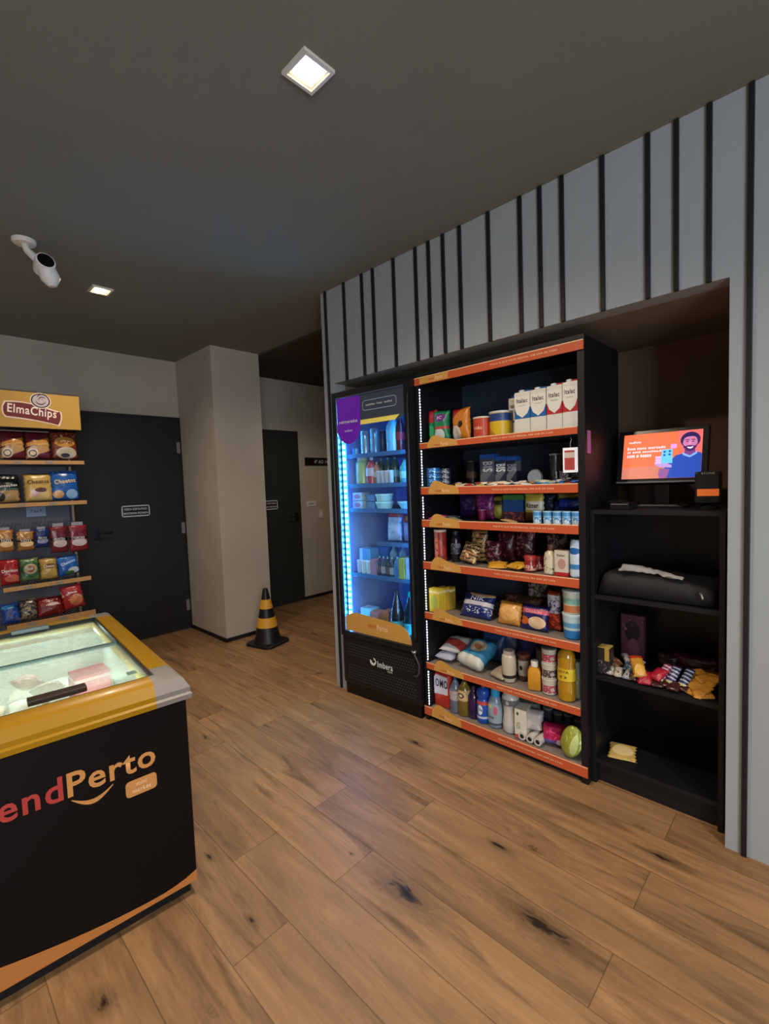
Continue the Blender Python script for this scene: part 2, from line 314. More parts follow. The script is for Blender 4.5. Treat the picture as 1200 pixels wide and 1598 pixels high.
# local: x to the right along the front, y into the depth, front at y=0
U0,U1=-.462,.478; UD=.45
ORG=mat('c75a34',.45); ORG2=mat('cf9a4c',.5); CREAM=mat('f2c9a0',.5)
B('side_panel',U0,U0+.022,.008,UD,.0,1.99,MBOARD,SU); B('side_panel',U1-.030,U1,.008,UD,0,1.99,MBOARD,SU)
B('back_panel',U0+.022,U1-.03,UD-.012,UD,.0,1.99,mat('2c3848',.5),SU); B('top_panel',U0,U1,.008,UD,1.99,2.01,MBOARD,SU); B('plinth',U0+.022,U1-.03,.03,.05,0,.05,MBOARD,SU)
I0,I1=U0+.022,U1-.030
def strip(z0,z1,x0,x1,badge=True):
    s=B('price_strip',x0,x1,.0,.006,z0,z1,ORG,SU)
    w=x1-x0; hb=z1-z0
    B('strip_edge',x0,x1,-.0006,.0,z1-.004,z1,CREAM,s)
    if badge:
        hp=[-.02,.012,.028,.034,.034,.030,.024,.018,.013,.010,.008,.006,.002,-.010]
        pts=[(x0+.055,z0+.002)]+[(x0+.056+.200*i/13,z1+q) for i,q in enumerate(hp)]+[(x0+.262,z0+.002)]
        b=poly('wave_badge',pts,ORG2,s,-.002)
    else: b=B('wave_badge',x0+.04,x0+.235,-.0015,-.0005,z0+.003,z1-.003,ORG2,s)
    text('vend',.040,.014,ORG,b,x0+.125,(z0+z1)/2,-.0032); text('Perto',.050,.020,CREAM,b,x0+.175,(z0+z1)/2,-.0032)
    text('TUDO O QUE VOCÊ PRECISA, SEM SAIR DE CASA',w*.36,.011,CREAM,s,x0+w*.70,(z0+z1)/2,-.0012)
    return s
ST=[(1.944,1.986,0),(1.587,1.620,1),(1.329,1.371,1),(1.144,1.186,1),(.902,.945,1),(.612,.651,1),(.315,.352,1),(.034,.084,1)]
for i,(a,b,k) in enumerate(ST):
    if i in (0,7): strip(a,b,U0-.003,U1+.0,k)
    else: strip(a,b,I0,I1,k)
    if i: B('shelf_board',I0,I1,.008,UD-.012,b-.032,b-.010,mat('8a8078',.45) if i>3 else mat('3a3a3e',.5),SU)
# LED profiles down both inner edges
LEDW=mat('ffffff',.4,em='dfeaff',es=7.5)
for x,dp in ((I0+.0016,.012),(I1-.0016,.030)):
    for (z0,z1) in [(ST[i+1][1]+.004,ST[i][0]-.003) for i in range(7)]:
        bm=bmesh.new(); n=int((z1-z0)/.016)
        for k in range(n): box(bm,x-.0012,x+.0012,dp,dp+.0028,z0+.016*k+.005,z0+.016*k+.012)
        bmo('led_strip',bm,LEDW,SU)
B('barcode_sticker',U1,U1+.0006,.035,.075,1.50,1.60,mat('c070a8',.5),SU)
# ---------------- drinks fridge ----------------
FR=empty('display_fridge',(2.02,2.045,0),'tall black glass-door drinks fridge glowing blue left of the shelving unit','fridge',rot=math.atan2(-.998,.063))
BK=mat('0d0e11',.35); BK2=mat('17181c',.3); FX=.322
INB=mat('93b0c6',.5)
bm=bmesh.new(); box(bm,-FX,-FX+.03,.045,.62,.08,1.985); box(bm,FX-.03,FX,.045,.62,.08,1.985); box(bm,-FX,FX,.60,.62,.08,1.985); box(bm,-FX,FX,.045,.62,1.955,1.985); box(bm,-FX+.03,FX-.03,.045,.60,.34,.40)
bmo('cabinet',bm,BK,FR)
bm=bmesh.new(); box(bm,-FX+.03,-FX+.032,.05,.60,.40,1.955); box(bm,FX-.032,FX-.03,.05,.60,.40,1.955); box(bm,-FX+.03,FX-.03,.597,.60,.40,1.955); box(bm,-FX+.03,FX-.03,.05,.60,.40,.403); box(bm,-FX+.03,FX-.03,.05,.60,1.952,1.955)
bmo('inner_liner',bm,INB,FR)
# base grille with punched slots
g=B('base_grille',-FX,FX,.012,.05,.075,.395,mat('131317',.35),FR,.012)
for zs in ([.115+.018*k for k in range(6)],[.275+.018*k for k in range(5)]):
    bm=bmesh.new()
    for r_,z in enumerate(zs):
        for k in range(28):
            x=-.27+.54*k/27+(.005 if r_%2 else -.005); box(bm,x-.005,x+.005,.010,.0125,z-.0035,z+.0035)
    bmo('vent_slots',bm,mat('3a3a40',.3),g)
text('Imbera',.125,.040,WHT,g,.045,.262,.010,.03); 
def crescent(cx,cz,r,par,m,y):
    pts=[(cx+r*math.cos(a),cz+r*math.sin(a)) for a in [math.radians(-200+280*i/20) for i in range(21)]]
    pts+=[(cx+r*.15+r*.55*math.cos(a),cz+r*.1+r*.5*math.sin(a)) for a in [math.radians(80-260*i/16) for i in range(17)]]
    return poly('emblem',pts,m,par,y,.001)
crescent(-.055,.27,.026,g,WHT,.0095); text('COOL',.04,.010,WHT,g,.085,.232,.010)
B('kick_plate',-FX+.01,FX-.01,.02,.05,.0,.078,mat('08080a',.4),FR)
B('side_trim',-FX-.004,-FX,.012,.03,.10,.38,mat('8b8d92',.3,.6),FR)
# door: frame, glass, stickers
DR=bmo('door',(lambda b:(box(b,-FX,-FX+.024,0,.042,.40,1.995),box(b,FX-.052,FX,0,.042,.40,1.995),box(b,-FX+.024,FX-.052,0,.042,.40,.432),box(b,-FX+.024,FX-.052,0,.042,1.962,1.995),b)[-1])(bmesh.new()),BK2,FR)
B('door_glass',-FX+.024,FX-.052,.018,.022,.432,1.962,glassmat('fridge_glass',(.92,.97,1)),DR)
bmo('inner_gasket_frame',(lambda b:(box(b,-FX+.024,-FX+.030,.012,.018,.432,1.962),box(b,FX-.058,FX-.052,.012,.018,.432,1.962),box(b,-FX+.03,FX-.058,.012,.018,1.956,1.962),b)[-1])(bmesh.new()),mat('8e97a8',.3,.5),DR)
bm=bmesh.new(); tube(bm,[(FX-.018,-.002,.47),(FX-.018,-.012,.52),(FX-.018,-.014,1.2),(FX-.018,-.012,1.88),(FX-.018,-.002,1.93)],.007,8); bmo('door_handle',bm,mat('3c3d42',.25,.7),DR,True)
bm=bmesh.new(); tube(bm,[(FX-.02,.0,.415),(FX-.012,-.03,.40),(FX+.004,-.035,.385),(FX+.012,-.02,.34),(FX+.006,-.02,.29),(FX-.02,-.012,.265),(FX-.045,-.002,.262)],.0045,8); bmo('lock_cable',bm,mat('4a4a50',.4),DR,True)
bm=bmesh.new(); tube(bm,[(FX-.05,-.004,.41),(FX-.035,-.012,.405),(FX-.02,-.004,.412)],.006,8); bmo('lock_ring',bm,mat('e8e8e8',.2,.8),DR,True)
X0=-FX+.031; X1=FX-.059
st=poly('header_sticker',[(X0,1.953),(X1,1.953),(X1,1.80),(X1-.035,1.775),(X0,1.775)],mat('3c4756',.4),DR,.0165,.001)
cx=X0+.098
pts=[(X0+.001,1.9535),(X0+.205,1.9535),(X0+.205,1.80)]+[(cx+.104*math.cos(a),1.775+.115*math.sin(a)) for a in [math.radians(-5-170*i/20) for i in range(21)]]+[(X0+.001,1.80)]
pb=poly('purple_badge',pts,mat('4a1478',.4,em='5a1090',es=.25),st,.015,.001)
text('refrigerados',.16,.028,WHT,pb,cx,1.80,.0145,.03); text('vendPerto',.07,.014,WHT,pb,cx,1.745,.0145,.03)
bm=bmesh.new(); 
def ring2(bm,po,pi,y):
    a=[bm.verts.new((p[0],y,p[1])) for p in po]; b=[bm.verts.new((p[0],y,p[1])) for p in pi]
    for i in range(len(a)): bm.faces.new((a[i],a[(i+1)%len(a)],b[(i+1)%len(a)],b[i]))
ring2(bm,rrect(X0+.225,X1-.06,1.853,1.915,.02),rrect(X0+.228,X1-.063,1.856,1.912,.018),.0155); bmo('pill_outline',bm,mat('a8c4e8',.4),st)
text('geladinhas · frutas · saudável',.21,.016,WHT,st,(X0+X1)/2+.08,1.884,.0155,.03)
poly('yellow_stripe',[(X0+.18,1.800),(X1-.04,1.800),(X1-.075,1.772),(X0+.18,1.772)],mat('d8c45a',.4,em='d8c45a',es=.12),st,.0160,.0005)
pts=[(X0,.434),(X1,.434)]+[(X1-(X1-X0)*t,.434+.105*(1-(1-min(1,t*5))**2)**.5*1.0+ (.03*t)-(.045*max(0,(t-.8)/.2)**2)) for t in [i/20 for i in range(21)]]
ws=poly('wave_sticker',pts,ORG2,DR,.0160,.001)
text('vend',.07,.030,ORG,ws,-.06,.50,.0155,.03); text('Perto',.09,.036,CREAM,ws,.03,.495,.0155,.03)
LEDB=mat('ffffff',.4,em='4fc8ff',es=75)
for x,s in ((-FX+.045,1),(FX-.047,-1)):
    l=B('led_channel',x-.014,x+.014,.052,.057,.42,1.94,mat('3a8fd8',.4,em='1565ff',es=75*.08),FR)
    bm=bmesh.new()
    for k in range(36): box(bm,x-.007,x+.007,.046,.0515,.45+.041*k,.470+.041*k)
    bmo('led_diodes',bm,LEDB,l)
SHW=mat('5d7488',.35,.5)
FSH=[1.593,1.400,1.240,1.032,.814]
for z in FSH:
    bm=bmesh.new(); x0,x1=(-.288,.288) if z!=1.032 else (-.03,.288)
    box(bm,x0,x1,.085,.095,z-.012,z-.001); box(bm,x0,x1,.56,.57,z-.012,z-.001)
    for k in range(30 if z!=1.032 else 16):
        x=x0+.008+(x1-x0-.016)*k/(29 if z!=1.032 else 15); box(bm,x-.0015,x+.0015,.09,.565,z-.006,z-.001)
    bmo('wire_shelf',bm,SHW,FR)
    B('shelf_price_rail',x0,x1,.061,.065,z-.022,z+.004,mat('3e6a9a',.4),FR)
# ---------------- black bookcase in the niche ----------------
BS=empty('bookcase',(2.12,.531,0),'low black open bookcase in the niche right of the grocery unit','shelf',rot=-PI/2)
b0,b1=-.246,.246
B('side_panel',b0,b0+.018,0,.42,0,1.232,MBOARD,BS); B('side_panel',b1-.018,b1,0,.42,0,1.232,MBOARD,BS)
B('top_board',b0,b1,0,.42,1.232,1.25,MBOARD,BS); B('back_panel',b0+.018,b1-.018,.41,.42,.0,1.232,mat('0e0f14',.35),BS)
for z in (.872,.505,.115): B('shelf_board',b0+.018,b1-.018,.004,.41,z-.02,z,MBOARD,BS)
B('plinth',b0+.018,b1-.018,.03,.045,0,.095,MBOARD,BS)
# ---------------- chest freezer ----------------
FZ=empty('chest_freezer',(.63,1.575,0),'black chest freezer with a yellow rim and sliding glass lids in the left foreground','freezer',rot=-math.radians(5))
# local: x<=0 to the left, y into the depth, front face y=0
FW,FD=.72,1.19
NAVY=mat('080609',.45,spec=.25,tex=.05)
bm=bmesh.new(); t=.05
box(bm,-FW,0,0,t,.05,.70); box(bm,-FW,0,FD-t,FD,.05,.70); box(bm,-FW,-FW+t,t,FD-t,.05,.70); box(bm,-t,0,t,FD-t,.05,.70); box(bm,-FW+t,-t,t,FD-t,.05,.12)
bmo('body',bm,NAVY,FZ)
bm=bmesh.new(); q=.002
box(bm,-FW+t,-t,t,t+q,.12,.70); box(bm,-FW+t,-t,FD-t-q,FD-t,.12,.70); box(bm,-FW+t,-FW+t+q,t,FD-t,.12,.70); box(bm,-t-q,-t,t,FD-t,.12,.70); box(bm,-FW+t,-t,t,FD-t,.12,.14)
bmo('inner_liner',bm,mat('dfeee8',.4),FZ)
B('base_skirt',-FW+.02,-.015,.03,FD-.03,.0,.05,mat('0a090c',.6),FZ)
sw=poly('orange_swoosh',[(-FW,.0505),(0.0,.0505),(0.0,.088)]+[(-x,.066+.02*(1-x/.12)**2 if x<.12 else .066+.105*((x-.12)/.60)**1.8) for x in [i/20*FW for i in range(1,21)]],mat('b8743a',.5),FZ,-.0012,.001)
# rim
prof=[(.016,.700),(.018,.716),(.012,.722),(.013,.738),(-.004,.770),(-.022,.780),(-.074,.780),(-.078,.772),(-.078,.705)]
def railpath(name,path,m):
    """path: list of ((x,y), miter outward vector)"""
    bm=bmesh.new(); rings=[[bm.verts.new((p[0]+n[0]*o,p[1]+n[1]*o,z)) for o,z in prof] for p,n in path]
    for a,b in zip(rings,rings[1:]):
        for i in range(len(prof)): bm.faces.new((a[i],a[(i+1)%len(prof)],b[(i+1)%len(prof)],b[i]))
    bm.faces.new(rings[0][::-1]); bm.faces.new(rings[-1]); return bmo(name,bm,m,FZ,True,sharp=30)
YEL=mat('a67a0a',.32,coat=.15); SILV=mat('85807d',.35)
c=.095; cs=.14
railpath('rim_rail',[((-FW+c,0),(0,-1)),((-c,0),(0,-1))],YEL); railpath('rim_rail',[((0,cs),(1,0)),((0,FD-.10),(1,0))],YEL)
railpath('rim_rail',[((-c,FD),(0,1)),((-FW+c,FD),(0,1))],YEL); railpath('rim_rail',[((-FW,FD-.1),(-1,0)),((-FW,cs),(-1,0))],YEL)
railpath('rim_corner',[((-c,0),(0,-1)),((-.0,0),(1,-1)),((0,cs),(1,0))],SILV); railpath('rim_corner',[((0,FD-.1),(1,0)),((0,FD),(1,1)),((-c,FD),(0,1))],SILV)
railpath('rim_corner',[((-FW+c,FD),(0,1)),((-FW,FD),(-1,1)),((-FW,FD-.1),(-1,0))],SILV); railpath('rim_corner',[((-FW,cs),(-1,0)),((-FW,0),(-1,-1)),((-FW+c,0),(0,-1))],SILV)
bm=bmesh.new()
for s in ((-FW+.078,-.078,.078,.084),(-FW+.078,-.078,FD-.084,FD-.078),(-FW+.078,-FW+.084,.084,FD-.084),(-.084,-.078,.084,FD-.084)): box(bm,*s,.755,.778)
bmo('lid_seal',bm,mat('16160f',.5),FZ)
yb=mat('d8c42a',.4)
bm=bmesh.new()
for s in ((-FW+.084,-.084,.084,.096),(-FW+.084,-.084,FD-.10,FD-.084),(-.098,-.084,.096,FD-.1)): box(bm,*s,.735,.752)
bmo('lid_track',bm,yb,FZ)
# sliding lids of frosted glass
m=N('frosted_glass'); co,_=m.coord(); tr=m.n('ShaderNodeBsdfTransparent'); df=m.n('ShaderNodeBsdfDiffuse'); tl=m.n('ShaderNodeBsdfTranslucent'); gl=m.n('ShaderNodeBsdfGlossy'); gl.inputs['Roughness'].default_value=.08
df.inputs[0].default_value=lin('c4d6d4'); tl.inputs[0].default_value=lin('cfe2de')
a=m.n('ShaderNodeAddShader'); m.L(df.outputs[0],a.inputs[0]); m.L(tl.outputs[0],a.inputs[1])
fac=m.M('ADD',.13,m.M('MULTIPLY',m.ramp(m.noise(co,5,7,.7,.2),.38,.75),.20)); x1=m.n('ShaderNodeMixShader'); m.L(fac,x1.inputs[0]); m.L(tr.outputs[0],x1.inputs[1]); m.L(a.outputs[0],x1.inputs[2])
fr=m.n('ShaderNodeLayerWeight'); fr.inputs[0].default_value=.5; x2=m.n('ShaderNodeMixShader'); m.L(m.M('ADD',.02,m.M('MULTIPLY',m.M('POWER',fr.outputs['Facing'],4.0),.3)),x2.inputs[0]); m.L(x1.outputs[0],x2.inputs[1]); m.L(gl.outputs[0],x2.inputs[2]); m.L(x2.outputs[0],m.t.nodes['Material Output'].inputs[0]); FROST=m.m
l1=B('sliding_lid',-FW+.084,-.084,.084,.60,.764,.769,FROST,FZ); B('lid_edge',-FW+.084,-.084,.588,.606,.762,.774,mat('5f7a78',.3,.3),l1)
l2=B('sliding_lid',-FW+.084,-.084,.585,FD-.084,.754,.759,FROST,FZ)
hm=mat('2e1e14',.4); hb=B('lid_handle',-.415,-.262,.118,.162,.770,.786,hm,l1,.004); B('lid_handle',-.41,-.27,FD-.115,FD-.075,.772,.788,mat('6e7c7e',.35,.3),l2,.004)
B('lid_label',-.135,-.105,.165,.20,.7692,.7696,mat('6f8a86',.5),l1)
# printed name on the front
RED=mat('b03a34',.5); ORL=mat('c98d4e',.5)
text('vend',.20,.074,RED,FZ,-.456,.549,-.0006,.03)
text('Perto',.240,.074,ORL,FZ,-.2260,.549,-.0006,.03,sp=1.08)
pts=[]; n=16
for i in range(n+1):
    t=i/n; pts.append((-.338+.108*t,.503-.022*math.sin(PI*t)))
pts2=[(p[0],p[1]-.003-.011*math.sin(PI*i/n)) for i,p in enumerate(pts)]
poly('smile',pts+pts2[::-1],ORL,FZ,-.0006,.0005)
bd=poly('mini_market_badge',rrect(-.197,-.106,.436,.488,.012),ORL,FZ,-.0006,.0005); text('mini',.030,.014,mat('e9c59a',.5),bd,-.151,.473,-.0011); text('market',.054,.015,mat('e9c59a',.5),bd,-.151,.453,-.0011)
a=math.radians(5)
def fzw(u,v,z): return (.63+u*math.cos(a)+v*math.sin(a),1.575-u*math.sin(a)+v*math.cos(a),z)
for v in (.12,FD-.12): lamp('freezer_lamp','AREA',fzw(-.36,v-0*.02,.72),.62,(.80,1,.93),.5,rot=(math.radians(55 if v<.5 else -55),0,-a),sy=.03)
# ---------------- snack rack ----------------
RK=empty('snack_rack',(.70,4.02,0),'yellow-topped snack rack full of crisp bags in front of the black door','display rack')
PLY=mat('b98a52',.5); RY=mat('b38a3c',.45); RDK=mat('2b2d33',.5); RGY=mat('5a5d68',.5)
# local origin x=.70,y=4.02 -> left -.265 right .25
bm=bmesh.new()
for x in (-.262,.235): box(bm,x-.008,x+.008,.30,.33,.02,2.06)
for x in (-.262,.235): box(bm,x-.008,x+.008,-.02,.33,.02,.045)
bmo('frame_posts',bm,mat('2a2e3c',.4),RK); B('back_panel',-.254,.227,.305,.312,.25,1.88,RGY,RK)
h=B('header_box',-.30,.262,-.06,.10,1.865,2.115,mat('1e1a18',.5),RK); B('header_face',-.298,.260,-.063,-.06,1.868,2.108,RY,h)
Y=-.0645
def ribbon(dx,dz,g): 
    top=[(-.205+.245*t*1.0,2.024+g+.012*math.sin(t*PI*1.3)-.030*t) for t in [i/14 for i in range(15)]]
    bot=[(-.205+.245*t,1.945-g-.036*t+.006*math.sin(PI*t)) for t in [i/14 for i in range(15)]]
    mx=-.0825
    p=[(x-g if i<7 else x+g,z) for i,(x,z) in enumerate(bot)]+[(.052+g,1.935),(.056+g,1.965),(.052+g,1.99)]+[(x-g if i<7 else x+g,z) for i,(x,z) in reversed(list(enumerate(top)))]+[(-.217-g,2.00),(-.219-g,1.975),(-.215-g,1.955)]
    return p
w_=poly('logo_outline',ribbon(0,0,.007),mat('e0c9b8',.5),h,Y+.001,.0008); rb=poly('logo_ribbon',ribbon(0,0,0),mat('6a1f22',.45),h,Y,.0008)
text('ElmaChips',.235,.066,mat('e6d5c8',.45),rb,-.083,1.976,Y-.0004,.035,spin=math.radians(-5))
e1=poly('logo_disc',ell(-.040,2.046,.052,.047),mat('e0c9b8',.5),h,Y-.0012,.0008); poly('disc_outline',ell(-.040,2.046,.047,.042),mat('2a2030',.5),e1,Y-.0018,.0005); poly('disc_face',ell(-.040,2.046,.040,.036),mat('b9a8ac',.5),e1,Y-.0024,.0005)
bm=bmesh.new()
def arcpoly(bm,cx,cz,r,a0,a1,t,y,n=14):
    o=[bm.verts.new((cx+(r+t*math.sin(PI*i/n))*math.cos(math.radians(a0+(a1-a0)*i/n)),y,cz+(r+t*math.sin(PI*i/n))*math.sin(math.radians(a0+(a1-a0)*i/n)))) for i in range(n+1)]
    q=[bm.verts.new((cx+r*.93*math.cos(math.radians(a0+(a1-a0)*i/n)),y,cz+r*.93*math.sin(math.radians(a0+(a1-a0)*i/n)))) for i in range(n+1)]
    for i in range(n): bm.faces.new((o[i],o[i+1],q[i+1],q[i]))
arcpoly(bm,-.040,2.052,.026,200,340,.005,Y-.003); arcpoly(bm,-.030,2.050,.032,20,150,.006,Y-.003); arcpoly(bm,-.030,2.046,.020,40,170,.005,Y-.003)
for s in (-.052,-.028): arcpoly(bm,s,2.052,.005,0,350,.001,Y-.003,8)
bmo('disc_swirl',bm,mat('3a2a40',.5),e1)
for q in [c_ for c_ in h.children if c_.name.split('.')[0] in('logo_outline','logo_ribbon','lettering','logo_disc')]: q.scale=(1.16,1,1.16); q.location=(.083*.16+.063,0,-1.985*.16)
for z0,z1,x0,x1,d in ((1.622,1.648,-.31,.272,.0),(1.330,1.357,-.31,.270,.0),(.766,.795,-.255,.256,-.02),(.510,.545,-.255,.262,-.05)):
    s=B('price_rail',x0,x1,d-.03,d-.022,z0,z1,PLY,RK)
    for k in (-.12,.06): B('price_tag',k-.022,k+.022,d-.0315,d-.0302,z0+.005,z1-.005,mat('8d8478',.5),s)
    bm=bmesh.new(); box(bm,x0,x1,d-.022,d-.016,z0-.004,z0+.004)
    for k in range(26): 
        x=x0+.01+(x1-x0-.02)*k/25; box(bm,x-.002,x+.002,d-.02,.305,z0-.003,z0+.001)
    bmo('wire_shelf',bm,mat('3a3d46',.35,.6),RK)
for x in (-.22,-.11,-.01,.085,.20):
    bm=bmesh.new(); tube(bm,[(x,.305,1.205),(x,.02,1.20)],.003,6); bmo('hanging_hook',bm,mat('8a8c90',.3,.7),RK)
pl=B('price_card',-.045,.075,.297,.303,1.248,1.33,mat('8fa0bb',.5),RK); text('7 no P',.07,.022,mat('20242c',.5),pl,.015,1.289,.2965)
G={'a1':(2.130,1.700,1.615,0.089,0.190),'a2':(2.110,1.601,1.615,0.134,0.171),'a3':(2.110,1.457,1.615,0.144,0.166),'a4':(2.120,1.343,1.615,0.097,0.115),'a5':(2.120,1.240,1.615,0.117,0.131),'a6':(2.240,1.237,1.615,0.059,0.135),'m0':(2.200,1.183,1.615,0.046,0.208),'m1':(2.110,1.086,1.615,0.080,0.214),'m2':(2.110,1.005,1.615,0.076,0.215),'m3':(2.110,0.927,1.615,0.072,0.219),'m4':(2.110,0.855,1.615,0.066,0.224),'b1':(2.120,1.669,1.362,0.084,0.118),'b2':(2.160,1.632,1.362,0.060,0.113),'b3':(2.300,1.525,1.362,0.101,0.148),'bis1':(2.200,1.342,1.362,0.087,0.174),'bis2':(2.200,1.263,1.362,0.064,0.158),'bis3':(2.200,1.199,1.362,0.058,0.154),'disc':(2.160,1.052,1.362,0.063,0.091),'cup':(2.200,0.969,1.362,0.060,0.163),'card':(2.085,0.857,1.362,0.072,0.192),'dk':(2.160,0.879,1.362,0.068,0.115),'c1':(2.110,1.651,1.178,0.102,0.042),'c2':(2.300,1.542,1.178,0.115,0.139),'c3':(2.240,1.401,1.178,0.107,0.148),'c3b':(2.200,1.395,1.178,0.045,0.061),'c4':(2.260,1.322,1.178,0.075,0.118),'c5':(2.240,1.216,1.178,0.115,0.139),'c6':(2.220,1.096,1.178,0.103,0.138),'c7':(2.280,1.046,1.178,0.054,0.135),'c8':(2.260,0.950,1.178,0.121,0.123),'y1':(2.110,1.028,1.178,0.049,0.062),'y2':(2.110,0.976,1.178,0.047,0.063),'y3':(2.110,0.930,1.178,0.040,0.064),'y4':(2.110,0.885,1.178,0.045,0.065),'y5':(2.110,0.841,1.178,0.038,0.065),'d1':(2.120,1.635,0.938,0.097,0.186),'d2':(2.180,1.566,0.938,0.058,0.176),'d3':(2.130,1.460,0.938,0.131,0.094),'d4':(2.220,1.429,0.938,0.113,0.185),'d5':(2.200,1.330,0.938,0.095,0.129),'d5b':(2.280,1.298,0.938,0.110,0.174),'d6':(2.300,1.195,0.938,0.119,0.184),'d9':(2.120,1.079,0.938,0.074,0.080),'d10':(2.180,1.064,0.938,0.054,0.073),'d11':(2.120,0.973,0.938,0.063,0.144),'d12':(2.110,0.906,0.938,0.070,0.126),'d13':(2.110,0.846,0.938,0.050,0.174),'d14':(2.280,1.005,0.938,0.116,0.188),'e1':(2.110,1.658,0.643,0.089,0.139),'e2':(2.160,1.642,0.643,0.065,0.139),'e3':(2.210,1.630,0.643,0.051,0.131),'e4':(2.130,1.403,0.643,0.246,0.109),'e5':(2.120,1.203,0.643,0.158,0.113),'e6':(2.120,1.063,0.643,0.159,0.116),'e7':(2.300,1.156,0.643,0.117,0.193),'e7b':(2.280,1.205,0.643,0.248,0.121),'e8':(2.180,0.981,0.643,0.075,0.205),'e9':(2.120,0.874,0.643,0.105,0.228),'e10':(2.120,0.875,0.643,0.105,0.122),'f1':(2.140,1.619,0.345,0.209,0.131),'f1b':(2.110,1.647,0.345,0.108,0.049),'f2':(2.110,1.433,0.345,0.222,0.143),'f3':(2.280,1.498,0.345,0.119,0.183),'f4':(2.300,1.401,0.345,0.126,0.189),'f5':(2.280,1.215,0.345,0.216,0.210),'f6':(2.120,1.301,0.345,0.145,0.088),'f7':(2.120,1.208,0.345,0.078,0.165),'f8':(2.180,1.157,0.345,0.069,0.142),'f8b':(2.240,1.114,0.345,0.050,0.127),'f9':(2.120,1.069,0.345,0.075,0.145),'f10':(2.110,0.989,0.345,0.081,0.234),'f11':(2.100,0.898,0.345,0.086,0.253),'f12':(2.160,0.880,0.345,0.037,0.181),'g1':(2.130,1.637,0.078,0.118,0.217),'g2':(2.110,1.549,0.078,0.067,0.205),'g3':(2.110,1.490,0.078,0.078,0.210),'g4':(2.120,1.433,0.078,0.068,0.174),'g5':(2.110,1.365,0.078,0.081,0.219),'g6':(2.110,1.292,0.078,0.090,0.211),'g7':(2.110,1.207,0.078,0.097,0.222),'g8':(2.110,1.145,0.078,0.079,0.149),'g9':(2.140,1.074,0.078,0.111,0.117),'g10':(2.130,0.946,0.078,0.125,0.102),'g11':(2.090,0.847,0.078,0.107,0.166),'g12':(2.300,1.018,0.078,0.137,0.078),'g13':(2.300,1.209,0.078,0.130,0.088),'k1':(2.220,0.753,0.505,0.077,0.122),'k2':(2.400,0.702,0.505,0.109,0.218),'k3':(2.200,0.700,0.115,0.158,0.064),'ra':(2.160,2.265,1.593,0.092,0.166),'rb':(2.160,2.174,1.593,0.089,0.161),'rc':(2.220,2.157,1.593,0.053,0.150),'rd':(2.160,2.023,1.593,0.094,0.228),'re':(2.180,1.968,1.593,0.065,0.219),'rf':(2.200,1.938,1.593,0.042,0.197),'rg':(2.160,2.317,1.400,0.101,0.177),'rh':(2.160,2.221,1.400,0.079,0.171),'ri':(2.180,2.181,1.400,0.054,0.140),'rj':(2.240,2.175,1.400,0.101,0.165),'rk':(2.160,2.037,1.400,0.117,0.091),'rl':(2.160,1.929,1.400,0.074,0.145),'rm':(2.160,2.309,1.240,0.114,0.108),'rn':(2.180,2.234,1.240,0.080,0.102),'ro':(2.160,2.091,1.240,0.178,0.097),'rp':(2.160,1.941,1.240,0.102,0.047),'rq':(2.160,2.050,1.032,0.136,0.194),'rr':(2.180,1.965,1.032,0.082,0.194),'rs':(2.180,2.369,0.814,0.098,0.179),'rt':(2.220,2.344,0.814,0.091,0.167),'ru':(2.140,2.242,0.814,0.130,0.093),'rv':(2.160,2.169,0.814,0.054,0.143),'rw':(2.160,2.102,0.814,0.093,0.123),'rx':(2.160,2.022,0.814,0.067,0.137),'ry':(2.160,1.969,0.814,0.049,0.150),'rz':(2.160,1.918,0.814,0.043,0.158),'rs1':(2.200,2.371,0.410,0.119,0.207),'rs2':(2.160,2.247,0.410,0.075,0.211),'rs3':(2.180,2.193,0.410,0.073,0.214),'rs4':(2.160,2.037,0.410,0.091,0.338),'rs5':(2.160,1.940,0.410,0.103,0.354),'rs6':(2.300,2.113,0.410,0.118,0.338)}
GR={'s1':(0.565,4.000,1.654,0.137,0.190),'s2':(0.707,4.000,1.655,0.146,0.191),'s3':(0.864,4.000,1.657,0.168,0.203),'t1':(0.522,4.000,1.361,0.142,0.193),'t2':(0.691,4.000,1.361,0.168,0.196),'t3':(0.849,4.000,1.362,0.176,0.212),'h1':(0.484,4.000,1.032,0.087,0.146),'h2':(0.592,4.000,1.026,0.095,0.132),'h3':(0.685,4.000,1.037,0.081,0.130),'h4':(0.785,4.000,0.987,0.107,0.188),'h5':(0.904,4.000,0.981,0.121,0.193),'u1':(0.493,4.000,0.803,0.108,0.173),'u2':(0.605,4.000,0.810,0.107,0.160),'u3':(0.713,4.000,0.804,0.108,0.150),'u4':(0.835,4.000,0.811,0.134,0.140),'v1':(0.477,3.950,0.548,0.110,0.146),'v2':(0.574,3.950,0.555,0.101,0.145),'v3':(0.699,3.950,0.553,0.166,0.135),'v4':(0.843,3.950,0.566,0.137,0.172)}
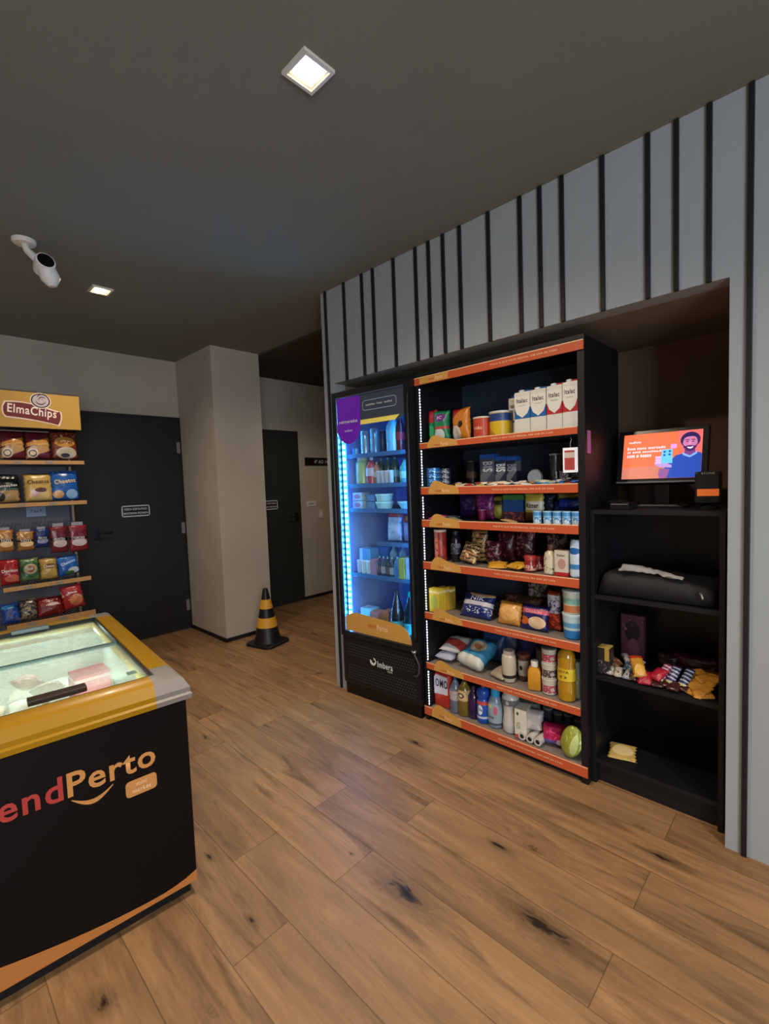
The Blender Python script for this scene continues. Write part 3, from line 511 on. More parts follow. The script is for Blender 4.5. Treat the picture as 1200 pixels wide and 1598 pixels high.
# ---------------- goods: builders ----------------
rnd=random.Random(7)
def bulge(u,v,p=2.4,q=2.2): return max(0,1-abs(u)**p)**.55*max(0,1-abs(v)**q)**.6
def bagmesh(w,h,d,seed=0,nx=14,nz=16,wr=.10,sq=0):
    bm=bmesh.new(); V={}
    def off(u,v,s):
        n=noise.noise(Vector((u*1.8+seed*3.1,v*1.8+s*5,seed)))*wr*1.6+noise.noise(Vector((u*5+seed,v*4+s*9,seed*2)))*wr*.7
        b=bulge(u,v,8,8) if sq else bulge(u,v); return d/2*b*(1+n*1.6)
    for s in (-1,1):
        for i in range(nx+1):
            for j in range(nz+1):
                u=-1+2*i/nx; v=-1+2*j/nz
                edge=i in(0,nx) or j in(0,nz)
                if s==1 and edge: V[1,i,j]=V[-1,i,j]; continue
                pinch=1-.05*math.cos(v*PI/2)-.015*math.sin(seed+v*4)
                V[s,i,j]=bm.verts.new((u*w/2*pinch+(.004*math.sin(j*2.1+seed) if i in(0,nx) else 0),s*off(u,v,s),(v+1)/2*h+.01*h*math.sin(seed*2+u*2.5)*v))
    for s in (-1,1):
        for i in range(nx):
            for j in range(nz):
                q=[V[s,i,j],V[s,i+1,j],V[s,i+1,j+1],V[s,i,j+1]]
                try: bm.faces.new(q if s==-1 else q[::-1])
                except ValueError: pass
    return bm
def settle(o,z):
    """rest the turned body on the shelf"""
    M3=o.rotation_euler.to_matrix(); vs=[M3@v.co for v in o.data.vertices]
    o.location.z=z-min(v.z for v in vs)+.0008
    x0=o.location.x+min(v.x for v in vs); y0=o.location.y+min(v.y for v in vs); y1=o.location.y+max(v.y for v in vs); x1=o.location.x+max(v.x for v in vs)
    if 2.05<o.location.x<2.6 and o.location.y<1.75:
        lo,hi=(.812,1.692) if o.location.y>.79 else (.310,.752)
        if y0<lo: o.location.y+=lo-y0
        elif y1>hi: o.location.y-=y1-hi
        f0=2.080 if lo>.5 else 2.124
        if x0<f0: o.location.x+=f0-x0
        elif x1>2.50: o.location.x-=x1-2.50
def bag(P,m,lab,cat='snack bag',name='snack_bag',d=.05,rot=-PI/2,tilt=0,yaw=0,txt=(),group=None,seed=None,wh=None,roll=0,wr=.1,sq=0):
    x,y,z,w,h=P
    if wh: w,h=wh
    seed=rnd.random()*9 if seed is None else seed
    o=bmo(name,bagmesh(w,h,d,seed,wr=wr,sq=sq),m,None,True); tag(o,lab,cat,group)
    Rm=Matrix.Rotation(rot+yaw,3,'Z')@Matrix.Rotation(math.radians(tilt),3,'X')@Matrix.Rotation(math.radians(roll),3,'Y'); o.rotation_euler=Rm.to_euler()
    dx,dy=-math.sin(rot),math.cos(rot)
    o.location=(x+dx*d/2,y+dy*d/2,z); settle(o,z)
    for t in txt:
        s,tw,th,cx,cz,c=t[:6]; sp=t[6] if len(t)>6 else 0
        if isinstance(s,str): text(s,w*tw,h*th,mat(c,.5),o,w*cx,h*cz,bold=.03,spin=sp,fn=lambda X,Z:-d/2*bulge(min(.99,abs(2*X/w)),min(.99,abs(2*Z/h-1)))*1.12-.0015)
    return o
def bx_(P,m,lab,cat='box',name='product_box',d=.05,rot=-PI/2,yaw=0,txt=(),group=None,bev=.002,wh=None,lid=None):
    x,y,z,w,h=P
    if wh: w,h=wh
    dx,dy=-math.sin(rot),math.cos(rot)
    o=B(name,-w/2,w/2,-d/2,d/2,.0008,h,m,None,bev,(x+dx*d/2,y+dy*d/2,z),rot+yaw); tag(o,lab,cat,group)
    for t in txt:
        s,tw,th,cx,cz,c=t[:6]; text(s,w*tw,h*th,mat(c,.5),o,w*cx,h*cz,-d/2-.0002,bold=.03,spin=(t[6] if len(t)>6 else 0))
    if lid: B('top_flap',-w/2+.001,w/2-.001,-d/2+.001,d/2-.001,h,h+.0012,mat(lid,.5),o)
    return o
def carton(P,col,lab,dark,rot=-PI/2,group=None):
    x,y,z,w,h=P; d=w*.95
    r=empty('milk_carton',(x+d/2,y,z),lab,'milk carton',rot,group)
    bm=bmesh.new(); hb=h*.90
    for v in ((-w/2,-d/2),(w/2,-d/2),(w/2,d/2),(-w/2,d/2)): pass
    a=[bm.verts.new((p[0],p[1],.001)) for p in ((-w/2,-d/2),(w/2,-d/2),(w/2,d/2),(-w/2,d/2))]
    b=[bm.verts.new((p[0],p[1],hb)) for p in ((-w/2,-d/2),(w/2,-d/2),(w/2,d/2),(-w/2,d/2))]
    c=[bm.verts.new((p[0]*.98,p[1]*.9,h*.935)) for p in ((-w/2,-d/2),(w/2,-d/2),(w/2,d/2),(-w/2,d/2))]
    for p,q in ((a,b),(b,c)):
        for i in range(4): bm.faces.new((p[i],p[(i+1)%4],q[(i+1)%4],q[i]))
    bm.faces.new(a[::-1]); bm.faces.new(c)
    bmo('carton_body',bm,pack('d9d4c8',(('b',2,.36,.62,col),),.45),r)
    s=poly('shield_panel',[(-w*.46,h*.84),(-w*.46,h*.56),(-w*.34,h*.45),(0,h*.36),(w*.34,h*.45),(w*.46,h*.56),(w*.46,h*.84)],mat('e4dfd2',.45),r,-d/2-.0006,.0006)
    poly('lower_panel',[(-w*.5,.004)]+[(-w*.5+w*t,h*.30+h*.03*math.sin(t*14)) for t in [i/14 for i in range(15)]]+[(w*.5,.004)],mat('dad6ca',.45),r,-d/2-.0005,.0005)
    text('Italac',w*.72,h*.095,mat('15203c' if col!='b0262c' else '2a1c26',.5),s,0,h*.74,-d/2-.0009,.04)
    text('Integral' if col!='b0262c' else 'Desnatado',w*.45,h*.03,mat('8b8f94',.5),s,0,h*.63,-d/2-.0009)
    B('top_fold',w*.12,w*.49,-d*.40,d*.40,h*.935,h*.968,mat(col,.45),r)
    Lt('screw_cap',[(w*.20,h*.92),(w*.20,h*.995),(w*.18,h)],mat('d8dade' if not dark else '1e3f9a',.35),r,16).location.x=-w*.22
    return r
def bottle(P,prof,body,capc,lab,cat='bottle',name='bottle',lbl=None,rot=-PI/2,group=None,sx=1,sy=1,txt=(),capz=.90,capr=.30,d=None,body_mat=None,liquid=None):
    x,y,z,w,h=P; r=w/2; dx,dy=-math.sin(rot),math.cos(rot)
    e=empty(name,(x+dx*r*sy,y+dy*r*sy,z),lab,cat,rot,group)
    Lt('bottle_body',[(a*r,.0008+b*h) for a,b in prof],body_mat or mat(body,.25,coat=.3),e,22,sx=sx,sy=sy)
    if liquid: Lt('liquid',[(a*r*.93,.004+b*h) for a,b in prof if b<=liquid[0]],liquid[1],e,22,sx=sx,sy=sy)
    Lt('cap',[(capr*r,capz*h),(capr*r,.995*h),(capr*r*.85,h)],mat(capc,.4),e,16)
    if lbl:
        z0,z1,c=lbl[:3]
        def rad(t):
            for (a0,b0),(a1,b1) in zip(prof,prof[1:]):
                if b0<=t<=b1 and b1>b0: return a0+(a1-a0)*(t-b0)/(b1-b0)
            return 1
        L=Lt('label',[(rad(z0+(z1-z0)*k/6)*r*1.015+.0006,(z0+(z1-z0)*k/6)*h) for k in range(7)],c if not isinstance(c,str) else mat(c,.45),e,22,sx=sx,sy=sy,cap=False)
        for t in txt:
            s,tw,th,cx,cz,cc=t; rr=rad(cz)*r*1.02+.001
            text(s,w*tw,h*th,mat(cc,.5),L,w*cx,h*cz,bold=.04,fn=lambda X,Z:-math.sqrt(max(1e-6,rr*rr*sx*sx-X*X))*sy/sx-.0012)
    return e
PET=[(.85,0),(.98,.02),(1,.06),(.94,.16),(1,.24),(1,.58),(.94,.68),(.62,.80),(.36,.88),(.34,.90)]
ROUND=[(.92,0),(1,.02),(1,.62),(.9,.72),(.5,.82),(.34,.88),(.33,.90)]
WAIST=[(.85,0),(.95,.03),(.92,.2),(.80,.42),(.86,.60),(1,.70),(.96,.84),(.7,.90)]
def can(P,body,lab,cat='can',name='drink_can',top='a8acb0',rot=-PI/2,group=None,txt=(),taper=1,lidh=.0,lidc=None,wh=None,seg=22):
    x,y,z,w,h=P
    if wh: w,h=wh
    r=w/2; dx,dy=-math.sin(rot),math.cos(rot)
    e=empty(name,(x+dx*r,y+dy*r,z),lab,cat,rot,group)
    bd=Lt('can_body',[(r*.93*taper,.0008),(r*taper,.02*h),(r,.95*h),(r*.9,.985*h)],body if not isinstance(body,str) else mat(body,.3,.3),e,seg)
    Lt('lid',[(r*(1.02 if lidc else .88),(.93 if lidc else .98)*h),(r*(1.03 if lidc else .9),h),(r*.6,h*1.001)],mat(lidc or top,.35,0 if lidc else .7),e,seg)
    for t in txt:
        s,tw,th,cx,cz,cc=t; text(s,w*tw,h*th,mat(cc,.5),bd,w*cx,h*cz,bold=.03,fn=lambda X,Z:-math.sqrt(max(1e-6,r*r-X*X))-.001)
    return e
def tub(P,body,lidc,lab,cat='tub',name='plastic_tub',rot=-PI/2,group=None,bot=.82,lidz=.90,wh=None,bodyops=None):
    x,y,z,w,h=P
    if wh: w,h=wh
    r=w/2; dx,dy=-math.sin(rot),math.cos(rot)
    e=empty(name,(x+dx*r,y+dy*r,z),lab,cat,rot,group)
    Lt('tub_body',[(r*bot*.95,.0008),(r*bot,.02*h),(r*.96,lidz*h)],body if not isinstance(body,str) else mat(body,.4),e,24)
    Lt('lid',[(r*.96,lidz*h),(r,lidz*h+.001),(r,.985*h),(r*.93,h)],mat(lidc,.35),e,24)
    return e
# ---- first shelf of the unit
bag(G['a1'],pack('0f6a3c',(('b',2,.62,1,'a02028'),('e',.5,.35,.3,.18,'2a9a5a')),.35),'green coffee pouch with a red top at the left end of the top grocery shelf','coffee pouch','coffee_pouch',d=.05,wh=(.062,.19))
bag((2.11,1.588,1.615,.1,.17),pack('1f7a52',(('e',.5,.78,.32,.12,'6a2a78'),('e',.45,.25,.3,.2,'c9d4d0'),('b',2,.42,.5,'b8433a')),.35),'green coffee pouch with a purple oval and white base on the top grocery shelf','coffee pouch','coffee_pouch',d=.06,wh=(.105,.175),yaw=.1,txt=(('3C',.3,.10,0,.78,'e8d8e8'),))
bag(G['a3'],pack('c8771e',(('d',-.6,.62,1.3,'b0242e'),('e',.35,.25,.28,.22,'d8d0c6'),('e',.62,.5,.12,.1,'3a2018')),.3,crinkle=.2),'orange and red food pouch with a white patch on the top grocery shelf','food pouch','food_pouch',d=.065,wh=(.125,.172),yaw=-.15)
can(G['a4'],pack('b83a26',(('b',2,.0,.12,'d8b48a'),('s',0,9,.3,'d05a3a')),.4),'short red tin with a white plastic lid on the top grocery shelf','tin','food_tin',lidc='ded6c8',txt=(('nido',.5,.16,0,.5,'e8c8a0'),))
can(G['a5'],pack('d8b024',(('b',2,.62,.92,'24407e'),('d',.8,.25,.5,'c08a1c')),.4),'wide yellow tin with a blue band on the top grocery shelf','tin','food_tin',lidc='c9ced0')
can(G['a6'],pack('1f5a6a',(('b',2,.5,.8,'c8d0c0'),),.4),'dark teal tin half hidden behind the yellow tin and the milk','tin','food_tin',top='38424a')
BLU='1b5e9c'; REDM='b0262c'
carton(G['m0'],BLU,'narrow sliver of a blue and white milk carton set back behind the milk row',True)
carton(G['m1'],BLU,'blue and white milk carton at the left front of the milk row',False)
carton(G['m2'],BLU,'blue and white milk carton second in the row, beside the red ones',False)
carton(G['m3'],REDM,'red and white milk carton next to the blue and white ones',False)
carton(G['m4'],REDM,'red and white milk carton at the right end of the milk row',False)
# ---- second shelf
for k in range(4):
    x,y,z,w,h=G['b1']; can((x,y,z+k*.0295,.078,.028),pack('1d6fc0',(('n',60,.55,'9fd4f0'),),.3,.3),['flat round blue tin, lowest of the stack on the second shelf','flat round blue tin, second from the bottom of the blue stack','flat round blue tin, third from the bottom of the blue stack','flat round blue tin, topmost of the blue stack'][k],'tin','flat_tin',top='7fb6e0',group='blue flat tins stacked on the second shelf')
for k in range(4):
    x,y,z,w,h=G['b2']; can((x,y-.02,z+k*.028,.06,.0265),pack('1a1c2a',(('n',80,.52,'9aa0b0'),),.3),['flat dark tin, lowest of the dark stack behind the blue tins','flat dark tin, second from the bottom of the dark stack','flat dark tin, third from the bottom of the dark stack','flat dark tin, topmost of the dark stack'][k],'tin','flat_tin',top='3a3c48',group='dark flat tins stacked on the second shelf')
can(G['b3'],pack('241a1c',(('b',2,.35,.6,'6a4a3a'),),.4),'tall dark tin standing in shade at the back of the second shelf','tin','food_tin',wh=(.075,.148))
for k,(q,l) in enumerate((('bis1','grey wafer pack with a blue top, leftmost of the three on the second shelf'),('bis2','dark blue wafer pack with white letters, middle of the three on the second shelf'),('bis3','dark blue wafer pack with faint letters, rightmost of the three on the second shelf'))):
    bx_(G[q],pack(('3b4150','232c44','1a2034')[k],(('b',2,.86,1,'1d4a9c'),('d',-.5,.0,.35,'5a6068')),.35),l,'wafer pack','wafer_pack',d=.05,txt=(('BIS',.62,.34,0.05,.62,('b8bcc8','dfe2e8','8a90a0')[k],-PI/2),))
e=empty('grey_disc',(2.17,1.052,1.363),'round grey disc standing on edge among the bars on the second shelf','disc',-PI/2)
bm=bmesh.new(); lathe(bm,[(.036,0),(.040,.003),(.040,.010),(.036,.013)],26)
bmesh.ops.rotate(bm,verts=bm.verts,cent=(0,0,0),matrix=Matrix.Rotation(PI/2,3,'X')); bmesh.ops.translate(bm,verts=bm.verts,vec=(0,0,.041)); bmo('disc_shell',bm,mat('2f3338',.4),e,True,sharp=40)
poly('disc_front',ell(0,.041,.035,.035,26),mat('808a90',.5),e,-.0142,.0008)
GL=glassmat('clear_plastic',(.88,.92,.94),.05,.14)
e=empty('clear_tumbler',(2.21,.969,1.363),'clear empty plastic tumbler on the second shelf','glass',-PI/2)
Lt('tumbler_wall',[(.022,0),(.024,.004),(.030,.148),(.028,.148),(.022,.006)],GL,e,24); Lt('base_disc',[(.022,.0),(.0235,.012)],mat('4a5058',.3),e,24); Lt('rim',[(.0285,.144),(.031,.146),(.031,.150),(.0285,.151)],mat('8b9298',.3),e,24,cap=False)
bx_((2.095,.857,1.418,.062,.112),pack('d6dade',(('e',.5,.5,.0,.0,'ffffff'),),.4),'white hanging pack with a red photo panel at the right end of the second shelf','hanging pack','hanging_pack',d=.035,yaw=.35)
o=bpy.context.scene.objects['hanging_pack']; poly('photo_panel',rrect(-.024,.018,.012,.100,.003),pack('a8352c',(('b',2,.62,.9,'c9b0a0'),),.4),o,-.0182,.0006); bm=bmesh.new(); tube(bm,[(0,0,.112),(0,.0,.135),(.006,.0,.150),(.0,.0,.158)],.0025,6); bmo('hook',bm,mat('7d8288',.3,.5),o,True)
for k,(y,z,c) in enumerate(((.885,1.363,'22242c'),(.862,1.398,'2c2f38'),(.885,1.40,'3a3d44'))): bx_((2.17,y,1.3635+ (.034 if k else 0),.05 if k else .085,.033),pack(c,(('n',55,.56,'8a8e96'),),.4),('black carded pack lying under the white hanging pack','black and grey pack on top of the lying black pack, nearer the side panel','grey pack on top of the lying black pack, nearer the tumbler')[k],'pack','carded_pack',d=.04) if k<1 else bx_((2.17,(.0,.858,.912)[k],1.3975,.042,.03),pack(c,(('n',55,.56,'8a8e96'),),.4),('','black and grey pack on top of the lying black pack, nearer the side panel','grey pack on top of the lying black pack, nearer the tumbler')[k],'pack','carded_pack',d=.03)
# chocolate and cereal bars along the front edge
BARC=['8a1f22','d8cfc0','a02a24','c9b070','e0dcd4','7a1c1e','2a6fb0','d84a3a','b8a088','3c83c4','e4e0d8','284f9c','b0242c','c8c2b4','1e5aa8','d0653a','8c2420','dedad0','3f78b8','b89a58','c22f2c','e6e2da']
BN={'8a':'dark red','d8cf':'cream'}
bars=[(1.555,0,'c9a24a','gold'),(1.515,1,'3a2418','dark brown'),(1.475,0,'d9d2c6','white'),(1.44,1,'a8262a','red'),(1.40,0,'b02a2c','bright red'),(1.37,1,'7d4a40','brown'),(1.335,0,'c4b45c','lime yellow'),(1.30,1,'e2d9c4','cream'),(1.26,0,'e8e4da','white'),(1.225,1,'dcd6c8','cream'),(1.19,0,'c0553c','orange red'),(1.155,1,'3a1e18','dark brown'),(1.12,0,'b5733e','orange brown'),(1.085,1,'e0d8c8','cream'),(1.05,0,'dfe6ea','white'),(1.015,1,'2f80c6','blue'),(.98,0,'4a9ad6','light blue'),(.945,1,'b9c2a4','pale green'),(.912,0,'2a5aa8','blue'),(.88,1,'4f76b8','pale blue'),(.850,0,'b8342c','red'),(.835,1,'c23a30','red')]
for k,(y,lv,c,cn) in enumerate(bars):
    bag((2.085+.035*lv,y,1.3625+.006*lv,.045,.105),pack(c,(('b',2,.30,.62,'e6dccb' if k%3 else '2a1a18'),('n',70,.66,'c8a23a')),.3),'%s wrapped bar %s on the second shelf, %s'%(cn,'set back' if lv else 'in front',('before the dark tins','near the grey wafer pack','before the wafer packs','left of the grey disc','before the grey disc','before the tumbler','by the side panel')[min(6,int((1.56-y)/.107))]),'snack bar','snack_bar',d=.018,tilt=-84,yaw=rnd.uniform(-1.3,1.3),seed=k,group='wrapped bars along the front of the second shelf')
# ---- third shelf
bag((2.10,1.645,1.179,.09,.09),pack('c0337e',(('n',40,.6,'e07ab0'),),.3),'flat magenta packet at the left end of the third shelf','packet','flat_packet',d=.022,tilt=-80)
bag((2.12,1.545,1.179,.09,.09),pack('2a3658',(('n',50,.55,'b8b0a0'),),.3),'flat navy packet with pale scribbles on the third shelf','packet','flat_packet',d=.020,tilt=-82,yaw=.4)
bag((2.10,1.46,1.179,.05,.10),pack('a89a70',(),.3),'flat olive bar lying on the third shelf right of the navy packet','snack bar','snack_bar',d=.014,tilt=-84,yaw=1.3)
bag((2.10,1.13,1.179,.04,.10),pack('c4a06a',(),.3),'flat tan bar lying before the yellow pouch on the third shelf','snack bar','snack_bar',d=.014,tilt=-84,yaw=1.2)
bag(G['c2'],pack('2d1a4a',(('n',30,.6,'4a2a70'),),.3,crinkle=.4),'dark violet bag at the back of the third shelf','snack bag',d=.07,wh=(.15,.145))
bag(G['c3'],pack('5a1a5c',(('n',34,.55,'a03a8a'),('b',2,.1,.35,'6a1c44')),.3,crinkle=.4),'purple and magenta bag in the middle of the third shelf','snack bag',d=.06,wh=(.12,.148))
tub(G['c3b'],'8a1c48','b06a8a','small dark pink cup before the purple bag on the third shelf','cup','small_cup',bot=.8)
bag(G['c4'],pack('8a8a3a',(('b',2,.62,.8,'2a3020'),('e',.5,.35,.3,.2,'b0a848')),.35,crinkle=.3),'olive and yellow bag between the purple bag and the blue box','snack bag',d=.05,wh=(.085,.13))
bx_(G['c5'],pack('1a4a86',(('b',2,.80,1,'3a7a3a'),('b',2,.0,.35,'4a3040'),('nb',40,.55,'b04a3a',0,.35)),.4),'blue box with a green top and brown base on the third shelf','box',d=.05)
bag(G['c6'],pack('c8b048',(('b',2,.40,.70,'e0d8c0'),('b',2,0,.32,'8a5a24'),('b',0,.0,.08,'e0d8a0')),.35),'yellow pouch with a white label on the third shelf','food pouch','food_pouch',d=.045,wh=(.105,.145),txt=(('Ritter',.62,.16,0,.56,'2a2418'),))
bx_(G['c7'],pack('1a2238',(('n',30,.6,'8a94a4'),),.4),'narrow dark box right of the yellow pouch on the third shelf','box',d=.05)
bag((2.26,.955,1.179,.12,.105),pack('1c2c7c',(('n',26,.58,'5a80d0'),),.3,crinkle=.5),'blue bag behind the row of blue pots on the third shelf','snack bag',d=.06)
bag((2.22,.91,1.245,.12,.05),pack('2238a0',(('n',30,.6,'90a8e0'),),.3,crinkle=.5),'crumpled bright blue bag lying above the blue pots','snack bag',d=.04)
bag((2.27,.93,1.288,.13,.03),pack('a89a3c',(('n',30,.6,'d8d080'),),.3,crinkle=.4),'mustard packet tucked under the second shelf board','packet','flat_packet',d=.03)
for k in range(5):
    tub(G['y%d'%(k+1)],pack('4f93cc',(('b',2,.0,.18,'cfe0ea'),('nb',90,.5,'e4eef4',.15,.55),('b',2,.6,.72,'8fc4e6')),.35),'9cc8e8',('first','second','third','fourth','fifth')[k]+' small blue and white pot from the left in the third shelf row','pot','yoghurt_pot',group='small blue pots at the right of the third shelf',bot=.9,wh=(.043,.064))
# ---- fourth shelf
can(G['d1'],pack('a8342a',(('b',0,.28,.62,'c87a6a'),('nb',60,.58,'3a1a18',.1,.8)),.35),'tall red crisp tube at the left end of the fourth shelf','crisp tube','crisp_tube',lidc='e0c8bc',wh=(.072,.186))
bottle(G['d2'],[(.9,0),(1,.02),(1,.7),(.8,.8),(.62,.86),(.6,.88)],'15171e','2a2c34','slim black bottle beside the red tube on the fourth shelf','bottle','spray_bottle',lbl=(.25,.6,pack('3a3e48',(('n',60,.55,'a0a4ac'),),.4)),capz=.86,capr=.6)
bag((2.13,1.455,.939,.115,.115),pack('a07848',(('s',2,6,.35,'2a1c14'),('n',34,.56,'e0c090')),.3,crinkle=.4),'brown and cream striped snack bag leaning low on the fourth shelf','snack bag',d=.05,tilt=-25,roll=10)
bag(G['d4'],pack('8e6a3c',(('s',2,7,.3,'241810'),('n',30,.56,'c8a468')),.3,crinkle=.4),'tall brown leopard-like snack bag standing on the fourth shelf','snack bag',d=.06,wh=(.11,.18))
bag((2.28,1.50,.939,.10,.17),pack('2a241c',(('n',20,.6,'4a4030'),),.35,crinkle=.5),'dark olive bag behind the striped bags on the fourth shelf','snack bag',d=.05)
bag(G['d5'],pack('4a1620',(('n',36,.57,'b07078'),('nb',50,.5,'d8a0a0',0,.2)),.3,crinkle=.5),'maroon snack bag in the middle of the fourth shelf','snack bag',d=.06)
bag(G['d5b'],pack('3e121c',(('n',30,.6,'7a3a44'),),.3,crinkle=.5),'dark maroon bag standing behind the maroon snack bag','snack bag',d=.06)
bag(G['d6'],pack('3a1018',(('n',34,.58,'9a5a60'),),.3,crinkle=.5),'wine red bag at the back centre of the fourth shelf','snack bag',d=.06)
for k,(y,w,yaw) in enumerate(((1.235,.10,.5),(1.165,.105,-.35))):
    bag((2.095+.01*k,y,.939+.006*k,w,.085),pack(('d69a2c','d8a032')[k],(('n',44,.64,'8a3a1c'),),.35,crinkle=.3),('yellow sweet packet lying left on the fourth shelf edge','yellow sweet packet lying beside the red jar on the fourth shelf')[k],'sweet packet','sweet_packet',d=.024,tilt=-78,yaw=yaw)
for q,l in (('d9','red jar with a pale label at the front of the fourth shelf'),('d10','red jar behind the front red jar on the fourth shelf')):
    x,y,z,w,h=G[q]; w=.062; e=empty('sauce_jar',(x+w/2,y,z),l,'jar',-PI/2)
    Lt('glass_body',[(w*.4,.001),(w*.48,.006),(w*.5,h*.5),(w*.42,h*.72)],pack('8a2424',(('nb',60,.5,'d0a898',.15,.6),),.2),e); Lt('screw_lid',[(w*.46,h*.72),(w*.47,h*.97),(w*.44,h)],mat('a83430',.35),e)
bottle(G['d11'],[(.92,0),(1,.02),(1,.58),(.86,.70),(.56,.76),(.52,.78)],'d0c2a8','6a4438','cream sauce bottle with a brown cap on the fourth shelf','bottle','sauce_bottle',lbl=(.06,.55,pack('d8cdb4',(('n',60,.62,'6a5a48'),),.4)),capz=.76,capr=.5)
bx_(G['d12'],pack('cfc4b4',(('b',2,0,.16,'b0282a'),('e',.55,.48,.3,.2,'b89080')),.4),'cream carton with a red base beside the sauce bottle on the fourth shelf','carton','cream_carton',d=.045,txt=(('Italac',.6,.10,0,.82,'2a2430'),),wh=(.062,.122),lid='8a6a5a')
bottle(G['d13'],[(.85,0),(1,.03),(1,.8),(.9,.95),(.8,.99)],'b8d4e4','cfe0ea','blue and white tall pack at the right end of the fourth shelf','bottle','tall_pack',lbl=(.05,.93,pack('cfdde4',(('e',.5,.75,.5,.10,'1f62a8'),('b',2,.2,.35,'3a84c0')),.4)),capz=.97,capr=.7)
bag(G['d14'],pack('2a1c1c',(('n',40,.55,'8a7a74'),),.3,crinkle=.5),'dark bag with grey scribbles behind the sauce bottle','snack bag',d=.05)
# ---- fifth shelf
for q,l,c in (('e1','yellow box nearest the front at the left end of the fifth shelf','d8c03c'),('e2','yellow box in the middle of the three on the fifth shelf','d0a838'),('e3','yellow box at the back of the three on the fifth shelf','a88a2c')):
    bx_(G[q],pack(c,(('e',.5,.45,.35,.28,'a8b84a'),('b',2,.80,.9,'e8dc9a')),.4),l,'box','tea_box',d=.045,wh=(G[q][3]*.8,G[q][4]))
bag((2.115,1.41,.644,.20,.14),pack('1b2a6a',(('b',2,.45,.62,'b8b4c0'),('e',.6,1.0,.42,.22,'c09a7a'),('nb',50,.6,'d8d8e0',.15,.4)),.3,crinkle=.4),'large navy biscuit bag with a silver band on the fifth shelf','biscuit bag','biscuit_bag',d=.075,tilt=-30,txt=(('NIK',.42,.16,0.05,.72,'d4d6e0'),))
bag(G['e5'],pack('c98a3c',(('e',.5,.5,.38,.32,'dba860'),('b',2,.86,.95,'b87828')),.22,crinkle=.5),'golden orange snack bag on the fifth shelf','snack bag',d=.06,tilt=-18,wh=(.135,.12))
bag(G['e6'],pack('221c58',(('e',.62,.32,.28,.24,'d8b890'),('b',2,.66,.84,'c0556a'),('e',.2,.35,.16,.16,'c8642c')),.3,crinkle=.35),'dark blue cookie bag with orange pictures on the fifth shelf','cookie bag','cookie_bag',d=.05,tilt=-15,wh=(.145,.122),txt=(('Cookies',.6,.13,0,.75,'e8a0a8'),))
bag(G['e7b'],pack('3a2218',(('n',26,.6,'6a4430'),),.35,crinkle=.4),'brown bread bag at the back of the fifth shelf','bread bag','bread_bag',d=.09)
bag((2.33,1.14,.70,.12,.14),pack('4a4038',(('n',40,.52,'a09488'),),.25,crinkle=.5),'clear crinkled bag leaning high at the back of the fifth shelf','bag','clear_bag',d=.06)
bag(G['e8'],pack('7a2418',(('b',2,.45,.88,'b8b4bc'),('nb',50,.56,'1c2a5a',.45,.85),('nb',40,.52,'c8452c',0,.45)),.35,crinkle=.3),'tall bag with a pale top and red base beside the tubs on the fifth shelf','snack bag',d=.045,wh=(.072,.2))
x,y,z,w,h=G['e9']
tub((2.115,.874,.644,.098,.118),pack('bcd0d0',(('b',2,0,.38,'2a7ab8'),('b',2,.5,.72,'5a9ac8')),.35),'cdd8d8','white tub with blue patches, lower of the two on the fifth shelf','tub','ice_cream_tub',bot=.84)
tub((2.115,.874,.7635,.096,.108),pack('c8cbb4',(('b',2,0.05,.40,'c87a4a'),('b',2,.45,.75,'8ab8a0')),.35),'c4ccc4','white tub with orange and green patches, upper of the two on the fifth shelf','tub','ice_cream_tub',bot=.86)
# ---- sixth shelf
bag((2.11,1.64,.346,.12,.17),pack('b8bccc',(),.4,crinkle=.3),'pale white sugar bag lying under the red and white one','bag','sugar_bag',d=.05,tilt=-86)
bag((2.13,1.60,.396,.17,.17),pack('c8c4c8',(('d',.4,.35,.75,'b8443a'),),.4,crinkle=.3),'white bag with a red stripe lying at the left of the sixth shelf','bag','sugar_bag',d=.06,tilt=-80,yaw=.2)
bag((2.085,1.45,.346,.17,.185),pack('d2d2c8',(('b',2,.22,.95,'3c86b0'),('e',.55,.60,.3,.22,'c8bca0'),('e',.55,.60,.13,.1,'b06a4a')),.4,crinkle=.25),'large white and light blue bag lying at the front of the sixth shelf','bag','nappy_pack',d=.085,tilt=-66,yaw=-.15,sq=1)
bag((2.29,1.41,.346,.15,.165),pack('22406e',(('n',24,.6,'38608c'),),.4,crinkle=.4),'dark blue bag standing behind the light blue bag on the sixth shelf','bag','dark_bag',d=.07,tilt=-10,txt=(('CRIN',.5,.10,0,.75,'10182c'),))
bag((2.41,1.50,.346,.12,.215),pack('244a80',(('n',24,.6,'3a6090'),),.4,crinkle=.4),'blue bag standing at the back left of the sixth shelf','bag','dark_bag',d=.07)
bag((2.41,1.36,.346,.12,.22),pack('50587a',(('n',24,.55,'6c7494'),),.4,crinkle=.5),'grey bag standing at the back of the sixth shelf','bag','dark_bag',d=.07)
bag((2.35,1.18,.346,.20,.225),pack('2c2a66',(('n',34,.6,'4a4a90'),),.4,crinkle=.5),'violet blue bag standing at the back centre of the sixth shelf','bag','dark_bag',d=.08)
bag((2.10,1.275,.346,.105,.15),pack('a8947c',(('n',30,.62,'c4b49c'),('e',.3,.7,.14,.06,'2a2420')),.3,crinkle=.4),'beige flat pouch lying at the front of the sixth shelf','pouch','flat_pouch',d=.045,tilt=-76,yaw=-.3)
SQ=[(.78,0),(.82,.03),(.95,.12),(1,.5),(1,.72),(.94,.80),(.9,.84),(.82,.86)]
bottle((2.115,1.208,.346,.074,.165),SQ,'c4bca8','a8a090','white bottle standing upside down with a dark stripe on the sixth shelf','bottle','squeeze_bottle',lbl=(.14,.24,'2a221e'),capz=.85,capr=.8)
